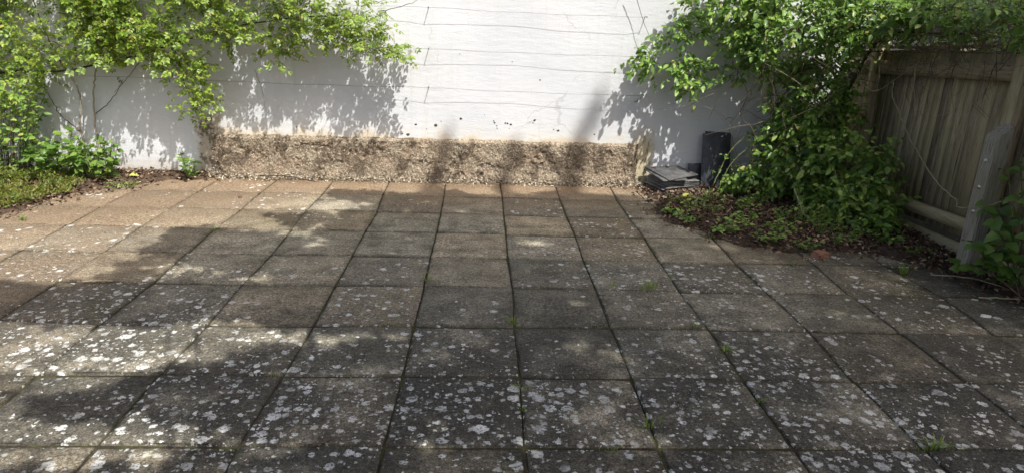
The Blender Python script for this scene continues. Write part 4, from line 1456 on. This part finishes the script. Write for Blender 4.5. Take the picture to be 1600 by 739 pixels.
slate('leaning_slate', [(2.385, 7.20, 0.03), (2.66, 7.20, 0.03), (2.66, 7.335, 0.605), (2.385, 7.335, 0.615)], 0.010, M['slateD'], 'dark slate leaning upright against the wall, the front one', 'slate', 'dark slates leaning on the wall', 0.002)
slate('leaning_slate', [(2.42, 7.235, 0.03), (2.71, 7.235, 0.03), (2.71, 7.37, 0.625), (2.42, 7.37, 0.637)], 0.010, M['slateD'], 'dark slate leaning against the wall behind the front one, slightly taller', 'slate', 'dark slates leaning on the wall', 0.002)
slate('slate_fragment', [(2.27, 7.28, 0.03), (2.42, 7.28, 0.03), (2.42, 7.36, 0.29), (2.265, 7.36, 0.28)], 0.010, M['slateD'], 'short dark slate fragment leaning on the wall behind the flat pile', 'slate', None, 0.006)


# ------------------------------------------------------------------ odd bits
def lump(name, loc, size, mat, label, cat, seed, rot=0.3):
    r = np.random.default_rng(seed)
    bm = bmesh.new()
    bmesh.ops.create_cube(bm, size=1.0)
    bmesh.ops.bevel(bm, geom=list(bm.edges), offset=0.13, segments=1, affect='EDGES')
    for v in bm.verts:
        v.co = Vector(((v.co.x + r.normal() * 0.07) * size[0], (v.co.y + r.normal() * 0.07) * size[1], (v.co.z + r.normal() * 0.06 + 0.42) * size[2]))
    me = bpy.data.meshes.new(name)
    bm.to_mesh(me)
    bm.free()
    me.materials.append(mat)
    o = link(name, me)
    o.location = loc
    o.rotation_euler = (0.0, 0.0, rot)
    tag(o, label, cat)


lump('brick_fragment', (2.74, 5.13, 0.0), (0.13, 0.09, 0.055), M['brick'], 'broken piece of red brick lying at the edge of the right bed', 'brick', 1, 0.5)
lump('stone', (-2.32, 6.51, 0.0), (0.035, 0.03, 0.03), M['stone'], 'small brown stone alone on the sunny far slabs', 'stone', 2)
lump('stone_chip', (3.33, 4.01, 0.0), (0.06, 0.03, 0.012), M['white'], 'small white chip on the slab near the fence post', 'stone', 3, -0.3)
for pts, rad, mat, lab in [
        ([(-2.62, 4.34, 0.006), (-2.52, 4.352, 0.008), (-2.44, 4.36, 0.006)], 0.005, M['straw'], 'pale straw stick lying across the left slabs'),
        ([(-0.70, 2.545, 0.008), (-0.66, 2.56, 0.014), (-0.61, 2.60, 0.010)], 0.007, M['stem'], 'short brown stick on the near joint left of centre'),
        ([(3.40, 4.72, 0.02), (3.62, 4.60, 0.045), (3.80, 4.42, 0.03)], 0.005, M['palestem'], 'thin dry stick lying at the foot of the fence post'),
        ([(3.48, 4.30, 0.015), (3.66, 4.28, 0.02), (3.84, 4.26, 0.02)], 0.006, M['palestem'], 'dry stick on the ground at the right edge'),
        ([(2.15, 6.15, 0.05), (2.42, 6.02, 0.07), (2.66, 5.80, 0.05)], 0.004, M['palestem'], 'pale dry stick across the weeds of the right bed'),
        ([(1.98, 6.30, 0.05), (2.30, 6.22, 0.07), (2.62, 6.12, 0.05)], 0.004, M['stem'], 'brown stick lying along the shaded right bed'),
        ([(-2.35, 7.24, 0.05), (-2.05, 7.20, 0.06), (-1.75, 7.16, 0.02)], 0.006, M['darkstem'], 'dark stick lying against the left of the plinth')]:
    sp = spline(pts, 14)
    sp[1:-1] += rng.normal(size=sp[1:-1].shape) * 0.0015
    mb = MB()
    c0 = sp.mean(0)
    mb.tube(sp - c0, np.linspace(rad, rad * 0.6, 14), 5)
    o = link('stick', mb.mesh('stick', mat, True))
    o.location = c0
    tag(o, lab, 'stick')
for k, (fx, fy) in enumerate([(-3.62, 7.05), (-3.56, 7.02), (-3.52, 7.06), (2.02, 6.72)]):
    a = k * 1.9
    V, T = leaf_tpl(0.38, 0.12, 0.1, 0.45)
    R = frames(np.array([[math.cos(a), math.sin(a), 0.25]]), np.array([[0.1, -0.3, 1.0]]))[0]
    o = link('fallen_leaf', tri_mesh('fallen_leaf', (V @ R.T) * (0.08 if k < 3 else 0.13), T, M['yellow']))
    o.location = (fx, fy, 0.065)
    tag(o, 'yellow fallen leaf on the soil by the foot of the left wall' if k < 3 else 'pale yellow fallen leaf in front of the slate pile', 'leaf', 'yellow fallen leaves by the left wall' if k < 3 else None)

# ------------------------------------------------------------------ the trees that shade the patio (behind the camera)
SH = [[(-1.0, 6.85), (-0.3, 6.95), (0.3, 6.85), (1.0, 7.0), (1.6, 6.8), (2.3, 6.65), (3.05, 6.85), (3.45, 7.5), (3.7, 8.9), (4.35, 8.9), (4.35, 0.6), (-0.6, 0.6), (-0.6, 2.6), (-0.70, 3.3), (-0.95, 3.9), (-1.25, 4.6), (-1.30, 5.5), (-1.1, 6.3)],
      [(-3.5, 3.90), (-2.9, 4.24), (-2.0, 4.38), (-1.2, 4.45), (-0.9, 3.80), (-2.0, 3.74), (-2.8, 3.76)],
      [(-2.75, 4.50), (-2.3, 4.72), (-2.1, 4.62), (-2.6, 4.42)],
      [(-2.60, 5.52), (-2.0, 5.42), (-1.5, 5.4), (-1.1, 4.6), (-1.9, 4.62), (-2.3, 5.1)],
      [(-2.0, 6.1), (-1.4, 6.1), (-1.1, 5.6), (-1.6, 5.75)],
      [(-1.65, 6.85), (-1.0, 6.95), (-0.8, 6.4), (-1.2, 6.45)],
      [(-2.15, 2.96), (-1.6, 3.06), (-1.15, 3.42), (-0.7, 3.55), (-0.5, 2.6), (-1.0, 2.74), (-1.5, 2.82), (-2.05, 2.82)],
      [(-2.3, 2.30), (-1.4, 2.40), (-0.6, 2.55), (-0.6, 0.8), (-2.3, 0.8)],
      [(-0.58, 6.8), (-0.55, 7.70), (-0.48, 7.70), (-0.44, 6.8)],
      [(0.18, 6.8), (0.20, 7.72), (0.24, 7.72), (0.28, 6.8)],
      [(0.82, 6.8), (0.88, 7.6), (0.95, 8.05), (0.98, 8.05), (1.00, 7.6), (1.04, 6.8)]]
GAPS = [(-0.60, 3.60, 0.26, 0.10), (0.42, 5.42, 0.15, 0.07), (1.22, 3.06, 0.20, 0.08), (1.72, 2.61, 0.17, 0.06), (1.28, 2.56, 0.13, 0.05), (-0.85, 2.5, 0.12, 0.06), (0.35, 3.35, 0.07, 0.05), (1.05, 6.35, 0.12, 0.08),
        (1.55, 6.15, 0.15, 0.08), (2.05, 5.3, 0.15, 0.07), (2.2, 3.9, 0.10, 0.05), (-0.5, 6.5, 0.15, 0.10), (0.1, 4.1, 0.06, 0.04), (-0.7, 5.0, 0.18, 0.05), (-1.15, 4.45, 0.15, 0.05), (2.35, 3.2, 0.12, 0.04), (-0.95, 4.1, 0.12, 0.05)]
rg = np.random.default_rng(17)
for q in range(95):          # small openings in the canopy
    s_ = rg.uniform(0.03, 0.085)
    GAPS.append((rg.uniform(-1.3, 3.4) if q % 2 else rg.uniform(-1.4, 0.8), rg.uniform(2.2, 6.8), s_ * rg.uniform(1.0, 2.2), s_))
kx, ky = SUN.x / SUN.z, SUN.y / SUN.z
r = np.random.default_rng(91)


def canopy(ncl, box, zfun, mask, per=9, spread=0.09, zs=0.2):
    gx = r.uniform(box[0], box[1], ncl * 3)
    gy = r.uniform(box[2], box[3], ncl * 3)
    k = mask(gx, gy)
    gx, gy = gx[k], gy[k]
    zc = zfun(gx, gy)
    out = []
    for q in range(per):
        ax = gx + r.normal(0, spread, len(gx))
        ay = gy + r.normal(0, spread, len(gx))
        az = zc + r.normal(0, zs, len(gx))
        k = mask(ax, ay)
        out.append(np.stack([ax + kx * az, ay + ky * az, az], 1)[k])
    return np.concatenate(out)


def fingers(x, y):
    return in_poly(x, y, SH[-1]) | in_poly(x, y, SH[-2]) | in_poly(x, y, SH[-3])


def low_mask(x, y):
    x0, y0 = x, y
    x = x + (fbm(x0 * 2.6, y0 * 3.6, 401, 3, 0.6) - 0.5) * 0.62
    y = y + (fbm(x0 * 2.6, y0 * 3.6, 421, 3, 0.6) - 0.5) * 0.46
    m = np.zeros(x.shape, bool)
    for poly in SH[:-3]:
        m |= in_poly(x, y, poly)
    for (a, b, ra, rb) in GAPS:
        m &= ((x0 - a) / ra) ** 2 + ((y0 - b) / rb) ** 2 > 1
    return m


low = canopy(6500, (-3.5, 4.4, 0.6, 8.9), lambda a, b: 4.7 + 3.1 * np.clip(a - 0.3, 0, 2.4) + r.normal(0, 0.4, len(a)), low_mask)
low = np.concatenate([low, canopy(1500, (-3.5, -0.6, 2.4, 7.0), lambda a, b: 4.7 + r.normal(0, 0.3, len(a)), low_mask)])
tall = np.concatenate([canopy(1500, (-0.7, 1.25, 6.7, 8.3), lambda a, b: (b + 0.5) / (-ky) + r.normal(0, 0.25, len(a)), fingers, 2, 0.03),
                       canopy(600, (-0.9, 2.2, 2.6, 6.5), lambda a, b: (b + 0.5) / (-ky) + r.normal(0, 0.5, len(a)), low_mask)])
ST = leaf_simple(0.32, 0.08)
split = low[:, 0] < 2.2
for (tx, ty, P, lab) in [(0.9, -2.4, low[split], 'spreading leafy tree behind the camera whose low boughs shade the left slabs'),
                         (6.4, -2.6, low[~split], 'broad leafy tree behind the camera that shades the right of the patio'),
                         (4.6, -1.4, tall, 'tall narrow tree behind the camera whose tips shade the white wall')]:
    n = len(P)
    root = empty('tree', (tx, ty, -0.06), lab, 'tree')
    o = child('crown', leaf_cloud('crown', ST, P, r.normal(size=(n, 3)), r.normal(size=(n, 3)) + np.array(SUN) * 0.9, r.uniform(0.09, 0.15, n), M['tree']), root)
    o['kind'] = 'stuff'
    zt = float(np.percentile(P[:, 2], 97))
    axis = spline([(tx, ty, -0.06), (tx + 0.05, ty + 0.1, 3.0), (tx * 0.6 + P[:, 0].mean() * 0.4, ty * 0.5 + P[:, 1].mean() * 0.5, zt * 0.6), (P[:, 0].mean(), P[:, 1].mean(), zt)], 24)
    mb = MB()
    mb.tube(axis, np.linspace(0.19, 0.02, 24), 9)
    child('trunk', mb.mesh('trunk', M['bark'], True), root)
    mb = MB()
    for e in P[r.choice(n, 18, replace=False)]:
        zz = max(2.4, e[2] - 0.45 * math.hypot(e[0] - tx, e[1] - ty) - 0.6)
        i = int(np.argmin(np.abs(axis[:, 2] - zz)))
        b = axis[i]
        mid = (b + e) / 2 + np.array((0, 0, -0.15))
        mb.tube(spline([b, mid, e], 8), np.linspace(0.022, 0.005, 8), 5)
    child('limbs', mb.mesh('limbs', M['bark'], True), root)
